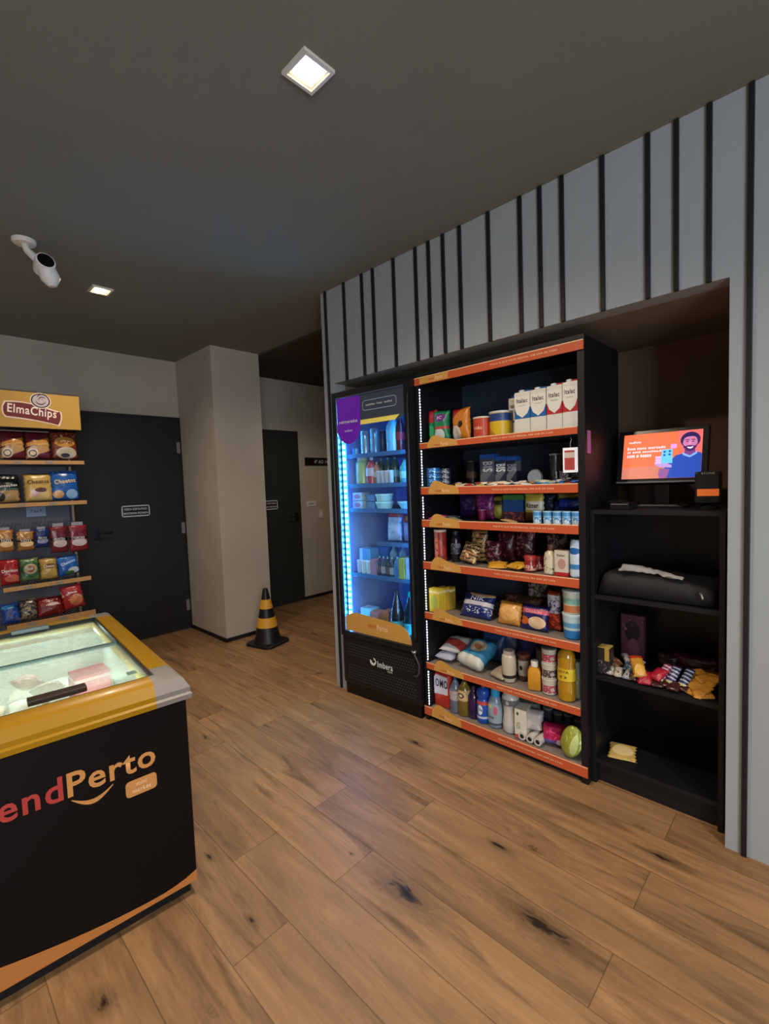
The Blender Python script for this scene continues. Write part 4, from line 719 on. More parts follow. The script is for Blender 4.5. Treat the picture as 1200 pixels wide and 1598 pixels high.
tub(G['f8'],pack('b8aea0',(('b',2,0,.22,'5a3026'),('e',.5,.55,.12,.1,'1a1614'),('b',2,.86,1,'5a3a30')),.35),'6a3c30','white tub with a brown base and black dot on the sixth shelf','tub','chocolate_tub',bot=.85)
tub((2.30,1.112,.346,.06,.15),'8c8478','5a4a44','small grey tub in shade behind the orange bottle','tub','chocolate_tub',bot=.9)
e=empty('orange_bottle',(2.15,1.065,.346),'square orange bottle with a white cap on the sixth shelf','bottle',-PI/2+.35)
bm=bmesh.new(); vs=[]
for k,z in ((.90,.001),(1,.006),(1,.092),(.86,.104),(.42,.112),(.40,.118)): vs.append([bm.verts.new((p[0],p[1],z)) for p in rrect(-.031*k,.031*k,-.031*k,.031*k,.009*k)])
for p,q in zip(vs,vs[1:]):
    for i in range(len(p)): bm.faces.new((p[i],p[(i+1)%len(p)],q[(i+1)%len(p)],q[i]))
bm.faces.new(vs[0][::-1]); bm.faces.new(vs[-1]); bmo('bottle_body',bm,mat('cf8f2a',.3,coat=.3),e,True,sharp=35); Lt('cap',[(.018,.114),(.018,.140),(.016,.143)],mat('dcd4c6',.4),e,16)
for k,(c,l) in enumerate((('b04a58','pink and white cup noodle pot, lowest of the stack of three'),('4a4640','black and white cup noodle pot, middle of the stack of three'),('b84458','pink noodle pot with an open dark top, topmost of the stack of three'))):
    x,y,z=2.115,.989,.346+k*.077
    e=tub((x,y,z,.076,.0765),pack('c4beb0',(('b',2,.12,.66,c),('nb',60,.6,'d8d0c4',.1,.6)),.4),'cdc6b8' if k<2 else '55584c',l,'noodle pot','noodle_pot',group='three noodle pots stacked on the sixth shelf',bot=.9)
OIL=N('cooking_oil'); OIL.b.inputs['Base Color'].default_value=lin('c8951c'); OIL.b.inputs['Roughness'].default_value=.15; OIL.b.inputs['Coat Weight'].default_value=.5; OIL.b.inputs['Transmission Weight'].default_value=.25
bottle((2.10,.898,.346,.082,.252),[(.9,0),(1,.02),(.96,.08),(1,.14),(1,.30),(.94,.34),(1,.38),(1,.62),(.95,.66),(1,.70),(1,.80),(.9,.88),(.62,.95),(.5,.96)],'c8951c','b8902a','tall bottle of golden cooking oil with a yellow label on the sixth shelf','oil bottle','oil_bottle',lbl=(.39,.62,'d8b82c'),capz=.955,capr=.35,txt=(('SOYA',.6,.05,0,.57,'6a3a1c'),('< >',.4,.06,0,.47,'3a2010')),body_mat=OIL.m)
bx_((2.17,.868,.346,.03,.088),pack('b8c49a',(),.4),'pale green box beside the oil bottle, lower of two','box','small_box',d=.05); bx_((2.17,.868,.4345,.03,.088),pack('a8c0a8',(('b',2,0,.2,'c8c890'),),.4),'pale green box beside the oil bottle, upper of two','box','small_box',d=.05)
# ---- lowest shelf
x,y,z,w,h=G['g1']
e=empty('detergent_jug',(2.165,y,z),'red and white liquid detergent jug at the left end of the lowest shelf','detergent jug',-PI/2)
bm=bmesh.new(); vs=[]
for k,zz in ((.93,.001),(1,.008),(1,h*.78),(.9,h*.9),(.5,h*.96)): vs.append([bm.verts.new((p[0],p[1],zz)) for p in rrect(-w/2*k,w/2*k,-.04*k,.04*k,.02*k)])
for p,q in zip(vs,vs[1:]):
    for i in range(len(p)): bm.faces.new((p[i],p[(i+1)%len(p)],q[(i+1)%len(p)],q[i]))
bm.faces.new(vs[0][::-1]); bm.faces.new(vs[-1]); bmo('jug_body',bm,mat('b83428',.35),e,True,sharp=40)
pn=poly('front_label',[(-w*.42,h*.34),(w*.5-.012,h*.38),(w*.5-.012,h*.86),(-w*.30,h*.88),(-w*.42,h*.80)],mat('c9c8d0',.4),e,-.0412,.001)
text('OMO',w*.74,h*.22,mat('16223c',.5),pn,0.004,h*.66,-.0416,.05); Lt('cap',[(.02,h*.94),(.019,h*.999),(.016,h)],mat('b83428',.4),e,14)
CLR=mat('9fb0c0',.08,alpha=.35,coat=.5)
bottle(G['g2'],ROUND,'9fb0c0','28406a','clear bottle with a pale label beside the detergent jug','bottle','cleaner_bottle',lbl=(.36,.62,pack('b0a8a4',(('n',60,.6,'5a4a60'),),.4)),body_mat=mat('6c7684',.1,coat=.5))
bottle(G['g3'],ROUND,'8a6a24','2a2418','amber bottle with a cream label on the lowest shelf','bottle','cleaner_bottle',lbl=(.42,.70,pack('c8a87a',(('e',.5,.5,.24,.25,'2a201c'),('e',.5,.5,.15,.14,'dcc8a8')),.4)),body_mat=mat('7a641f',.12,coat=.6),capr=.28)
bottle(G['g4'],ROUND,'30164a','4a2a6a','dark purple bottle on the lowest shelf','bottle','cleaner_bottle',lbl=None,body_mat=mat('2c1446',.18,coat=.5))
bottle((2.11,1.365,.078,.072,.218),[(.9,0),(1,.02),(1,.34),(.95,.55),(.82,.60),(1,.68),(1,.78),(.8,.84),(.35,.87),(.33,.88)],'1a4fb0','b83a34','bright blue bottle with a red cap on the lowest shelf','bottle','softener_bottle',lbl=(.08,.56,pack('1c50ae',(('e',.5,.55,.2,.26,'dfe4ec'),('b',2,.82,1,'c04a44'),('b',2,.1,.22,'b8c8e0')),.35)),capz=.86,capr=.30,txt=(('Ola',.45,.07,0,.36,'2a4a9a'),))
bottle((2.11,1.292,.078,.082,.212),[(.92,0),(1,.02),(1,.5),(.9,.66),(.62,.76),(.56,.78)],'7f93a8','2a9ccc','blue grey bottle with a sky blue cap and pink flower on the lowest shelf','bottle','softener_bottle',lbl=(.08,.60,pack('93a3b0',(('e',.72,.72,.12,.22,'c0607a'),('b',2,.0,.1,'4a5460'),('e',.35,.9,.15,.1,'c8c48a')),.35)),capz=.77,capr=.60,txt=(('FINE',.4,.05,-.05,.28,'3a4a58'),))
bottle((2.11,1.205,.078,.090,.222),WAIST,'c8c6c0','c4c2bc','white waisted bottle with a grey band on the lowest shelf','bottle','shampoo_bottle',lbl=(.66,.80,pack('6a6c70',(('e',.55,.5,.10,.35,'c0c2c4'),),.4)),capz=.895,capr=.82)
bx_((2.105,1.135,.078,.060,.152),pack('d2cec0',(('b',2,0,.15,'b84a44'),('e',.25,.86,.10,.06,'2a5a2a')),.45),'upright white carton with a green word on the lowest shelf','carton','white_carton',d=.09,yaw=.25,txt=(('SOYA',.58,.13,-.20,.46,'5a8a4a',PI/2),))
bx_((2.24,1.17,.078,.11,.128),pack('7f8a80',(('n',30,.6,'a8b0a4'),),.45),'grey green box behind the white carton on the lowest shelf','box','product_box',d=.08,yaw=.25)
o=bag((2.13,1.085,.119,.095,.095),pack('c4bfba',(('e',.55,.2,.2,.2,'a8a4a8'),('b',0,.93,1,'9aa6c0')),.4,crinkle=.3),'white wrapped tissue pack with a black loop on the lowest shelf','tissue pack','tissue_pack',d=.085,seed=2,tilt=-6,yaw=.3,wr=.05,sq=1)
for k,(y,l) in enumerate(((1.115,'small white roll end under the tissue pack, leftmost of three'),(1.073,'small white roll end under the tissue pack, middle of three'),(1.031,'small white roll end under the tissue pack, rightmost of three'))):
    e=empty('white_roll',(2.10,y,.079),l,'roll',-PI/2,'three white rolls lying at the edge of the lowest shelf')
    bm=bmesh.new(); lathe(bm,[(.011,0),(.020,.0),(.020,.08),(.011,.08)],20,cap=False); bmesh.ops.rotate(bm,verts=bm.verts,cent=(0,0,0),matrix=Matrix.Rotation(-PI/2,3,'X')); bmesh.ops.translate(bm,verts=bm.verts,vec=(0,0,.0205)); bmo('paper',bm,mat('c8c2bc',.6),e,True,sharp=40)
    bm=bmesh.new(); lathe(bm,[(.011,0.002),(.011,.078)],16); bmesh.ops.rotate(bm,verts=bm.verts,cent=(0,0,0),matrix=Matrix.Rotation(-PI/2,3,'X')); bmesh.ops.translate(bm,verts=bm.verts,vec=(0,0,.0205)); bmo('core',bm,mat('2a2624',.6),e,True)
bag((2.13,.978,.079,.115,.095),pack('b01c50',(('n',26,.62,'d84a80'),('b',2,.08,.28,'5a4a8a'),('e',.78,.2,.14,.16,'d8c4cc')),.3,crinkle=.3),'bright pink packet of pads on the lowest shelf','packet','pink_packet',d=.085,seed=3,tilt=-12,yaw=.2,wr=.06,sq=1)
bm=bmesh.new(); bmesh.ops.create_uvsphere(bm,u_segments=24,v_segments=16,radius=1)
for v in bm.verts: v.co=Vector((v.co.x*.049,v.co.y*.032,v.co.z*.080))*(1+.05*noise.noise(v.co*2.5))
o=bmo('round_bag',bm,pack('9aa03c',(('n',22,.58,'c0c878'),('e',.72,.5,.16,.34,'cdd88c')),.25,crinkle=.35),None,True,(2.112,.868,.079),-PI/2); o.rotation_euler=(0,.22,-PI/2); settle(o,.079); tag(o,'oval yellow green bag at the right end of the lowest shelf','bag')
for k in range(4): tub((2.30+.0*k,1.08-.055*k,.079,.05,.10-.012*(k%2)),'3a3c44','7a7874',('first','second','third','fourth')[k]+' small dark pot from the left at the back of the lowest shelf','pot','dark_pot',group='dark pots at the back of the lowest shelf',bot=.9)
# ---------------- inside the fridge ----------------
FROT=FR.rotation_euler.z
def fp(k,dx=-.065):
    x,y,z,w,h=G[k]; y=min(y*(1+dx/x)-.004,2.275); return (x+dx,y,z,w*.94,h)
can(fp('ra'),pack('8fb8cc',(('b',0,.4,.6,'cfe4ee'),),.25,.5),'slim silver can at the left of the top fridge shelf','can',rot=FROT,wh=(.062,.15)); can(fp('rb'),pack('5f94b8',(('b',0,.4,.62,'b8dcf0'),),.25,.5),'blue silver can beside the slim can on the top fridge shelf','can',rot=FROT,wh=(.064,.155))
can(fp('rc'),pack('24486a',(),.3,.4),'dark blue can between the silver cans and the water bottle','can',rot=FROT,wh=(.05,.145))
can((2.09,2.275,1.593,.05,.045),'6aa0c0','low pale tin at the far left of the top fridge shelf','can','low_tin',rot=FROT)
bottle(fp('rd'),PET,'6fc0e0','3a9ad0','tall light blue water bottle on the top fridge shelf','bottle','water_bottle',rot=FROT,body_mat=mat('6fb8d8',.1,coat=.5))
bottle(fp('re'),PET,'8a2430','c8c0c0','cola bottle with a red label on the top fridge shelf','bottle','soda_bottle',rot=FROT,lbl=(.30,.52,'9a2434'),body_mat=mat('54181c',.12,coat=.5)); 
x,y,z,w,h=fp('rf'); bottle((x+.04,1.835,z,.055,h*.8),PET,'b8c49a','d8d8c0','pale juice bottle at the right end of the top fridge shelf','bottle','soda_bottle',rot=FROT)
bottle(fp('rg'),[(.9,0),(1,.03),(1,.75),(.85,.86),(.8,.88)],'a8bc88','c8d0b0','wide pale green bottle at the left of the second fridge shelf','bottle','juice_bottle',rot=FROT,capz=.87,capr=.75)
bottle(fp('rh'),PET,'b04a50','d8c8c8','red and white slim bottle on the second fridge shelf','bottle','juice_bottle',rot=FROT,lbl=(.30,.60,'c8b8c8'))
bottle(fp('ri'),PET,'a87860','c0b0a8','brown slim bottle on the second fridge shelf','bottle','juice_bottle',rot=FROT,lbl=(.3,.55,'c8c0b0'))
for k in range(3): bottle((2.16,2.12-.062*k,1.40,.055,.165),PET,'2a5048','2f9a70',('left','middle','right')[k]+' dark bottle with a green cap at the back of the second fridge shelf','bottle','juice_bottle',rot=FROT,lbl=(.25,.5,'6aa0a8'),group='green-capped bottles on the second fridge shelf')
for k in range(4): tub((2.085,2.06-.036*k,1.40,.033,.08),'b8c0cc','c8d0d8',('first','second','third','fourth')[k]+' little white drink pot from the left on the second fridge shelf','drink pot','drink_pot',rot=FROT,group='little white drink pots on the second fridge shelf')
bottle((2.10,1.865,1.40,.068,.14),PET,'4aa0a0','58b8a8','teal bottle at the right of the second fridge shelf','bottle','juice_bottle',rot=FROT,lbl=(.2,.5,'9ac8c8'))
def fbox(x,y,z,w,h,c,lab,name='food_pack',cat='food pack',d=.08,ops=()): return bx_((x,y,z,w,h),pack(c,ops,.4),lab,cat,name,d=d,rot=FROT)
for k in range(2): fbox(2.09,2.255,1.24+.054*k,.085,.052,'a8bcc4',('lower','upper')[k]+' white pack with a pink label at the left of the third fridge shelf',ops=(('e',.5,.5,.32,.3,'a06a7c'),))
for k in range(2): fbox(2.12,2.165,1.24+.048*k,.07,.045,'5a8cb8',('lower','upper')[k]+' blue pack beside the pink-labelled packs on the third fridge shelf')
for k in range(2): tub((2.085,2.055,1.24+.048*k,.118,.047),'a8c8c0','b8dcd4',('lower','upper')[k]+' wide pale green tub in the middle of the third fridge shelf','tub','food_tub',rot=FROT,bot=.8,lidz=.8)
tub((2.095,1.875,1.24,.11,.047),'a0d0d0','b8e0e0','shallow pale cyan bowl at the right of the third fridge shelf','bowl','food_bowl',rot=FROT,bot=.6,lidz=.85)
bag((2.13,1.99,1.033,.115,.175),pack('a8b8c8',(('b',2,.85,1,'a8444c'),('n',24,.6,'6a8c98')),.25,crinkle=.5),'clear and white bag with a red top on the half-width fridge shelf','bag','frozen_bag',d=.05,rot=FROT,tilt=-4)
bag((2.15,1.88,1.033,.09,.165),pack('8a9cb4',(('b',2,.72,1,'b0483c'),('e',.6,.9,.3,.1,'c8a040')),.25,crinkle=.5),'bag with a red and yellow top beside the clear bag in the fridge','bag','frozen_bag',d=.05,rot=FROT)
fbox(2.12,2.235,.814,.10,.16,'5a98b8','tall pale blue carton at the left of the fourth fridge shelf','carton','carton',ops=(('b',0,0,.3,'a8d0c8'),))
fbox(2.215,2.165,.814,.09,.165,'2a6cb0','bright blue carton behind at the left of the fourth fridge shelf')
for k in range(3):
    y=2.27-.045*k; tub((2.085,y,.814,.042,.085),'b8c8c8','c8d8d8',('left','middle','right')[k]+' white yoghurt pot at the left front of the fourth fridge shelf','pot','yoghurt_pot',rot=FROT,group='white pots at the front of the fourth fridge shelf')
fbox(2.09,2.13,.814,.05,.10,'a07a90','small mauve pack beside the white pots on the fourth fridge shelf')
for k in range(4): bottle((2.09,2.085-.036*k,.814,.034,.125),ROUND,'34404c' if k%2 else '26303a','90b0b8',('first','second','third','fourth')[k]+' small dark bottle from the left on the fourth fridge shelf','bottle','small_bottle',rot=FROT,lbl=(.15,.5,'8a9aa0' if k%2 else '5c4a50'),group='small dark bottles on the fourth fridge shelf')
bottle((2.09,1.935,.814,.045,.13),ROUND,'3a7ab0','6ab0d8','blue bottle right of the small dark bottles in the fridge','bottle','small_bottle',rot=FROT,lbl=(.15,.55,'2c70b4'))
fbox(2.09,1.885,.814,.045,.13,'9aa050','olive yellow carton on the fourth fridge shelf','carton','carton'); fbox(2.095,1.836,.814,.04,.135,'9aa4b4','pale carton at the right end of the fourth fridge shelf','carton','carton')
for k in range(3): bottle((2.20,2.07-.08*k,.814,.06,.185),ROUND,'6a98a8','98d0d8',('left','middle','right')[k]+' pale bottle at the back of the fourth fridge shelf','bottle','juice_bottle',rot=FROT,group='pale bottles at the back of the fourth fridge shelf')
fbox(2.11,2.235,.404,.10,.17,'88c8c8','pale cyan carton standing on the fridge floor','carton','carton',ops=(('b',0,.0,.3,'b8d8c8'),))
fbox(2.10,2.15,.404,.07,.16,'b0706c','pink and white carton standing on the fridge floor','carton','carton',ops=(('e',.5,.6,.4,.2,'c8c0c8'),)); fbox(2.14,2.09,.404,.06,.165,'a8785c','tan carton standing on the fridge floor','carton','carton')
for k in range(2): bottle((2.085+.01*k,1.965-.10*k,.404,.088,.325),[(.85,0),(.98,.02),(1,.06),(.95,.14),(1,.2),(1,.46),(.9,.60),(.5,.80),(.33,.90),(.32,.91)],'123038','10a080' if k else '28343a',('left','right')[k]+' large dark soda bottle standing on the fridge floor','bottle','large_soda_bottle',rot=FROT,lbl=(.22,.42,pack('4a9a98',(('n',40,.55,'2c5a66'),),.4)),body_mat=mat('0e1c22',.08,coat=.8),capz=.905,group='large soda bottles on the fridge floor')
bottle((2.20,1.90,.404,.085,.33),PET,'1c4048','1a9a78','large green-capped bottle behind the two soda bottles','bottle','large_soda_bottle',rot=FROT,body_mat=mat('12383a',.1,coat=.6))
# ---------------- bookcase goods ----------------
# monitor
e=empty('monitor',(2.37,.556,1.2505),'computer monitor with an orange and blue advert on top of the black bookcase','monitor',-PI/2)
ti=math.radians(-14); MBK=mat('0e0c10',.25)
bm=bmesh.new(); vs=[[bm.verts.new((p[0],p[1],z)) for p in rrect(-.10*k,.10*k,-.02*k-.03,.10*k-.03,.02)] for k,z in ((1,.001),(1,.006),(.9,.012))]
for p,q in zip(vs,vs[1:]):
    for i in range(len(p)): bm.faces.new((p[i],p[(i+1)%len(p)],q[(i+1)%len(p)],q[i]))
bm.faces.new(vs[0][::-1]); bm.faces.new(vs[-1]); bmo('stand_base',bm,mat('1a1a1e',.3),e)
bm=bmesh.new(); box(bm,-.03,.03,.005,.03,.008,.16,.004); bmo('stand_neck',bm,MBK,e)
def scr(name,bm_or,m,par=e): return par
cs=bmo('casing',(lambda b:(box(b,-.178,.178,0,.03,-.022,.228,.003),box(b,-.10,.10,.03,.05,.03,.19,.006),b)[-1])(bmesh.new()),MBK,e,loc=(0,-.032,.128)); cs.rotation_euler=(ti,0,0)
B('chin_strip',-.176,.176,-.002,.0,-.019,-.012,mat('8a8890',.2,.6),cs)
SCe=lambda c,s=1.0:mat(c,.6,em=c,es=s*SCR)
SCR=.62
scn=B('screen',-.155,.155,-.0016,-.0005,0,.210,SCe('d0603c'),cs)
def sp(name,pts,c,y,s=1): return poly(name,pts,SCe(c,s),scn,y,.0003)
sp('picture_wash',[(-.155,.0),(.0,.0),(.06,.04),(.0,.06),(-.155,.05)],'b06858',-.0020)
sp('picture_wash',[(.06,.21),(.155,.21),(.155,.06),(.085,.08)],'e0605c',-.0020)
# the man in the advert: shirt, neck, face, hair, arm and the telephone
sp('shirt',[(.0,.0),(.155,.0),(.155,.102)]+[(.150,.108),(.136,.112),(.112,.098),(.088,.108),(.058,.100),(.030,.06),(.015,.04)],'1c3f98',-.0024)
sp('collar',[(.084,.110),(.086,.100),(.112,.088),(.138,.104),(.138,.114),(.112,.098)],'6c9ed8',-.0028)
sp('neck',[(.092,.125),(.090,.108),(.112,.096),(.132,.110),(.130,.128)],'6a3878',-.0030)
sp('hair',ell(.111,.166,.037,.036,22),'2c1650',-.0032)
sp('face',ell(.111,.152,.027,.036,22),'b06a94',-.0036)
sp('hair',[(.082,.168),(.084,.186),(.100,.197),(.122,.197),(.138,.186),(.141,.166),(.134,.176),(.120,.181),(.100,.180),(.088,.174)],'24124a',-.0040)
sp('beard',[(.085,.148),(.086,.134),(.096,.120),(.111,.114),(.126,.120),(.136,.134),(.137,.148),(.130,.138),(.121,.140),(.111,.142),(.100,.140),(.092,.138)],'3c1a58',-.0040)
sp('smile',[(.100,.135),(.104,.129),(.112,.126),(.120,.129),(.124,.136),(.112,.133)],'f0dcec',-.0044)
for s in (.100,.122): sp('eye',ell(s,.158,.0045,.0022,10),'2c1650',-.0044); sp('brow',[(s-.008,.1645),(s+.008,.1645),(s+.006,.168),(s-.006,.168)],'2c1650',-.0044)
sp('nose',[(.109,.158),(.106,.146),(.116,.146),(.113,.158)],'c47ca0',-.0043)
sp('forearm',[(.0,.045),(.04,.04),(.03,.0),(-.0,.0),(-.005,.02)],'7a4a80',-.0027)
sp('hand',[(-.022,.070),(-.020,.062),(.0,.050),(.046,.046),(.046,.058),(.0,.075),(-.012,.078)],'9a80b8',-.0031)
for z in (.066,.078,.090): sp('finger',rrect(-.020,.008,z,z+.010,.0045,3),'b89ccc',-.0034)
ph=sp('telephone',[(.003,.068),(.048,.066),(.046,.130),(.006,.130)],'58a8dc',-.0038)
for i,(x,z) in enumerate(((.016,.119),(.036,.120),(.016,.104),(.036,.106))): sp('phone_tile',ell(x,z,.0052,.005,10),'1e4a90',-.0042)
sp('speech_tile',rrect(.038,.062,.132,.152,.004),'c088c8',-.0036)
TX=SCe('f0d0e0')
text('vendPerto',.050,.010,TX,scn,-.108,.172,-.0022,.02)
for i,(s,w) in enumerate((('Esse novo mercado',.155),('já está atualizado',.150),('com o nosso',.100))): text(s,w,.0125,TX,scn,-.137+w/2,.143-.0185*i,-.0022,.03)
# card reader
e=empty('card_reader',(2.26,.362,1.2505),'black card reader with an orange band standing at the right of the monitor','card reader',-PI/2+.12)
Lt('round_base',[(.036,0),(.036,.006),(.022,.012),(.012,.02),(.010,.03)],mat('2a2a2c',.25,.3),e,22)
rd=bmo('reader_body',(lambda b:(box(b,-.045,.045,0,.055,0,.128,.010),b)[-1])(bmesh.new()),mat('0f0e10',.35),e,loc=(0,-.03,.025)); rd.rotation_euler=(-.12,0,0)
B('keypad_panel',-.034,.034,-.0015,.0,.055,.115,mat('26262a',.3),rd); B('orange_band',-.036,.036,-.002,-.0005,.028,.056,mat('d0662a',.4,em='d0662a',es=.25),rd); text('STONE',.045,.008,mat('b8b8bc',.5),rd,0,.119,-.0006)
# small black adaptor box
e=empty('scanner_box',(2.165,.665,1.2505),'small black box with a silver edge at the left on the bookcase top','device',-PI/2-.1)
B('box_shell',-.035,.045,-.02,.05,0,.030,mat('141416',.3),e,.004); B('top_edge',-.03,.040,-.0215,-.0195,.022,.0255,mat('9a9aa0',.2,.6),e); B('upper_plate',-.055,.012,.0,.055,.0305,.038,mat('0c0c0e',.3),e,.002)
# black folded bag with white cloth and a tag
bm=bmesh.new()
nx,ny=26,14
top=[[0]*(ny+1) for _ in range(nx+1)]; bot=[[0]*(ny+1) for _ in range(nx+1)]
for i in range(nx+1):
    for j in range(ny+1):
        u=i/nx*2-1; v=j/ny*2-1; ed=max(0,1-abs(u)**14)**.4*max(0,1-abs(v)**8)**.4
        hh=(.088-.012*u)*ed*(1+.09*noise.noise(Vector((u*2.2,v*2,3))))+.004
        top[i][j]=bm.verts.new((u*.222,.17+v*.155,hh)); bot[i][j]=bm.verts.new((u*.222,.17+v*.155,.001)) if 0<i<nx and 0<j<ny else top[i][j]
for i in range(nx):
    for j in range(ny):
        bm.faces.new((top[i][j],top[i+1][j],top[i+1][j+1],top[i][j+1])); 
        q=(bot[i][j],bot[i][j+1],bot[i+1][j+1],bot[i+1][j])
        try: bm.faces.new(q)
        except ValueError: pass
o=bmo('black_bag',bm,mat('17171b',.65,tex=.3),None,True,(2.125,.531,.8735),-PI/2); tag(o,'soft black folded bag filling the upper shelf of the bookcase','bag')
bm=bmesh.new(); tube(bm,[(.165,.012,.055),(.172,.0,.048),(.176,-.004,.035)],.004,8); bmo('zip_pull',bm,mat('a8a8a4',.3,.5),o,True)
bm=bmesh.new(); nx,ny=34,10; g=[]
for i in range(nx+1):
    r=[]
    for j in range(ny+1):
        u=i/nx; v=j/ny; wd=.12*(1-.8*u)**.8*(1+.35*math.sin(u*9)); x=-.135+.235*u; y=.075+.03*math.sin(u*5)+(v-.5)*wd
        hh=.090+.020*(1-u)**.5*(1-abs(v-.5)*1.6)+.010*noise.noise(Vector((u*9,v*4,1)))+.004*math.sin(v*16+u*10)-.012*u
        r.append(bm.verts.new((x,y,hh)))
    g.append(r)
for i in range(nx):
    for j in range(ny): bm.faces.new((g[i][j],g[i+1][j],g[i+1][j+1],g[i][j+1]))
ex=bmesh.ops.solidify(bm,geom=bm.faces[:],thickness=.003)
o=bmo('white_cloth',bm,mat('d6d2d2',.7),None,True,(2.125,.531,.893),-PI/2); tag(o,'crumpled white cloth strip lying on the black bag in the bookcase','cloth')
# middle shelf sweets
bx_((2.15,.735,.506,.05,.060),pack('26262a',(('n',40,.62,'6a6a70'),),.4),'small black box, lower of two at the left of the bookcase sweets shelf','box','small_box',d=.06); bx_((2.15,.735,.5665,.05,.058),pack('26241e',(('b',0,.62,1,'b09248'),),.4),'small black and gold box, upper of two at the left of the sweets shelf','box','small_box',d=.06,lid='b8a254')
bx_((2.38,.68,.506,.10,.225),pack('4a2836',(('e',.5,.66,.34,.22,'1e1418'),('e',.55,.30,.25,.2,'5c3644'),('n',26,.66,'70485a')),.4),'dark mauve picture box at the back left of the bookcase sweets shelf','box','picture_box',d=.04)
bag((2.36,.42,.506,.20,.085),pack('3c1018',(('n',30,.6,'6a1c24'),),.35,crinkle=.5),'dark red bag at the back of the bookcase sweets shelf','bag','dark_red_bag',d=.08)
bag((2.36,.53,.506,.10,.07),pack('2c1418',(('n',30,.6,'4a2024'),),.35,crinkle=.5),'very dark red bag beside the dark red bag on the sweets shelf','bag','dark_red_bag',d=.06)
SWC=[(.705,2.135,.0,'white and grey','b8b0a8','4a4440'),(.672,2.13,.0,'cream white','c0b4a4','5a4a3a'),(.640,2.13,0,'silver','a8a8ac','4a4a58'),(.712,2.19,.0,'grey','8a8480','3a3434'),(.680,2.18,.012,'brown','6e4a34','a88a6a'),(.655,2.19,.014,'navy and white','3a4a70','b8bcc8'),(.632,2.18,.018,'slate blue','4a6484','c0c8d0'),(.650,2.24,.02,'dark grey','54545c','c8c8cc'),(.615,2.20,.02,'pale mauve','8a7488','d8c8c8'),(.610,2.13,0,'dark brown','3a2420','8a6a5a'),(.690,2.24,.012,'chestnut','7a4a30','c09a70'),(.665,2.28,.02,'white','b4b0b0','5a5860'),(.590,2.125,0,'maroon','5c1c26','a0505a')]
for k,(y,x,dz,cn,c1,c2) in enumerate(SWC):
    bag((x,y,.506+dz,.034,.062),pack(c1,(('n',60,.55,c2),),.3,crinkle=.3),'%s wrapped chocolate, %s of the left heap on the bookcase shelf'%(cn,'at the front' if x<2.15 else ('in the middle' if x<2.22 else 'at the back')),'chocolate','wrapped_chocolate',d=.024,tilt=-68,yaw=rnd.uniform(-1.2,1.2),seed=k,group='wrapped chocolates heaped on the bookcase shelf')
bag((2.125,.578,.530,.055,.105),pack('c08a30',(('e',.5,.3,.34,.22,'d8aa50'),('b',2,.8,1,'b03a1c')),.35,crinkle=.3),'golden sweet bag with an orange end leaning on the sweets heap','sweet bag','sweet_bag',d=.035,tilt=-50,yaw=.55)
for k,(y,x,dz,l) in enumerate(((.560,2.115,0,'crimson sweet packet at the shelf edge, lower of two'),(.535,2.14,.022,'crimson sweet packet behind the lower crimson one'))): bag((x,y,.506+dz,.055,.070),pack('a81c34',(('n',40,.62,'d04a5c'),),.28,crinkle=.5),l,'sweet packet','sweet_packet',d=.03,tilt=-60,yaw=(.3,-.5)[k])
for k,(y,l,c) in enumerate(((.522,'striped pink and blue sweet tube, leftmost of three standing slanted','8a3a50'),(.487,'striped dark blue sweet tube, middle of three standing slanted','3a3a60'),(.440,'striped navy sweet tube, rightmost of three standing slanted','2c3458'))):
    bag((2.16,y,.512,.036,.095),pack(c,(('s',2,6,.35,'b8bcc8'),('b',2,0,.2,'c8b878')),.3),l,'sweet tube','sweet_tube',d=.03,tilt=-42,yaw=-.45,group='slanted sweet tubes on the bookcase shelf')
for k in range(4): bag((2.125+.02*(k%2),.515-.026*k,.506,.045,.065),pack('3e1e1a',(('n',50,.62,'6a3a30'),),.3),('first','second','third','fourth')[k]+' dark brown packet from the left before the sweet tubes','sweet packet','sweet_packet',d=.022,tilt=-76,yaw=.3-.2*k,group='dark brown packets before the sweet tubes')
OR=[(.395,2.115,0,-.5,'front left'),(.335,2.125,.0,.5,'front right'),(.375,2.17,.018,.2,'middle left'),(.325,2.19,.022,-.3,'middle right'),(.350,2.22,.036,.9,'topmost'),(.400,2.235,.01,-.9,'back left'),(.315,2.26,.02,.1,'back right')]
for k,(y,x,dz,yw,l) in enumerate(OR): bag((x,y,.506+dz,.078,.085),pack('c68a34',(('n',34,.66,'8a5a20'),('b',2,.42,.5,'a87028')),.35,crinkle=.4),'orange yellow sachet, %s of the pile at the right of the bookcase'%l,'sachet','orange_sachet',d=.018,tilt=-70-k,yaw=yw,group='orange yellow sachets piled at the right of the bookcase')
bag((2.16,.695,.116,.115,.115),pack('c8a860',(('e',.5,.5,.36,.3,'dcc890'),('n',40,.68,'a87840')),.3,crinkle=.3),'yellow packet lying alone on the bottom shelf of the bookcase','packet','yellow_packet',d=.02,tilt=-82,yaw=.25)
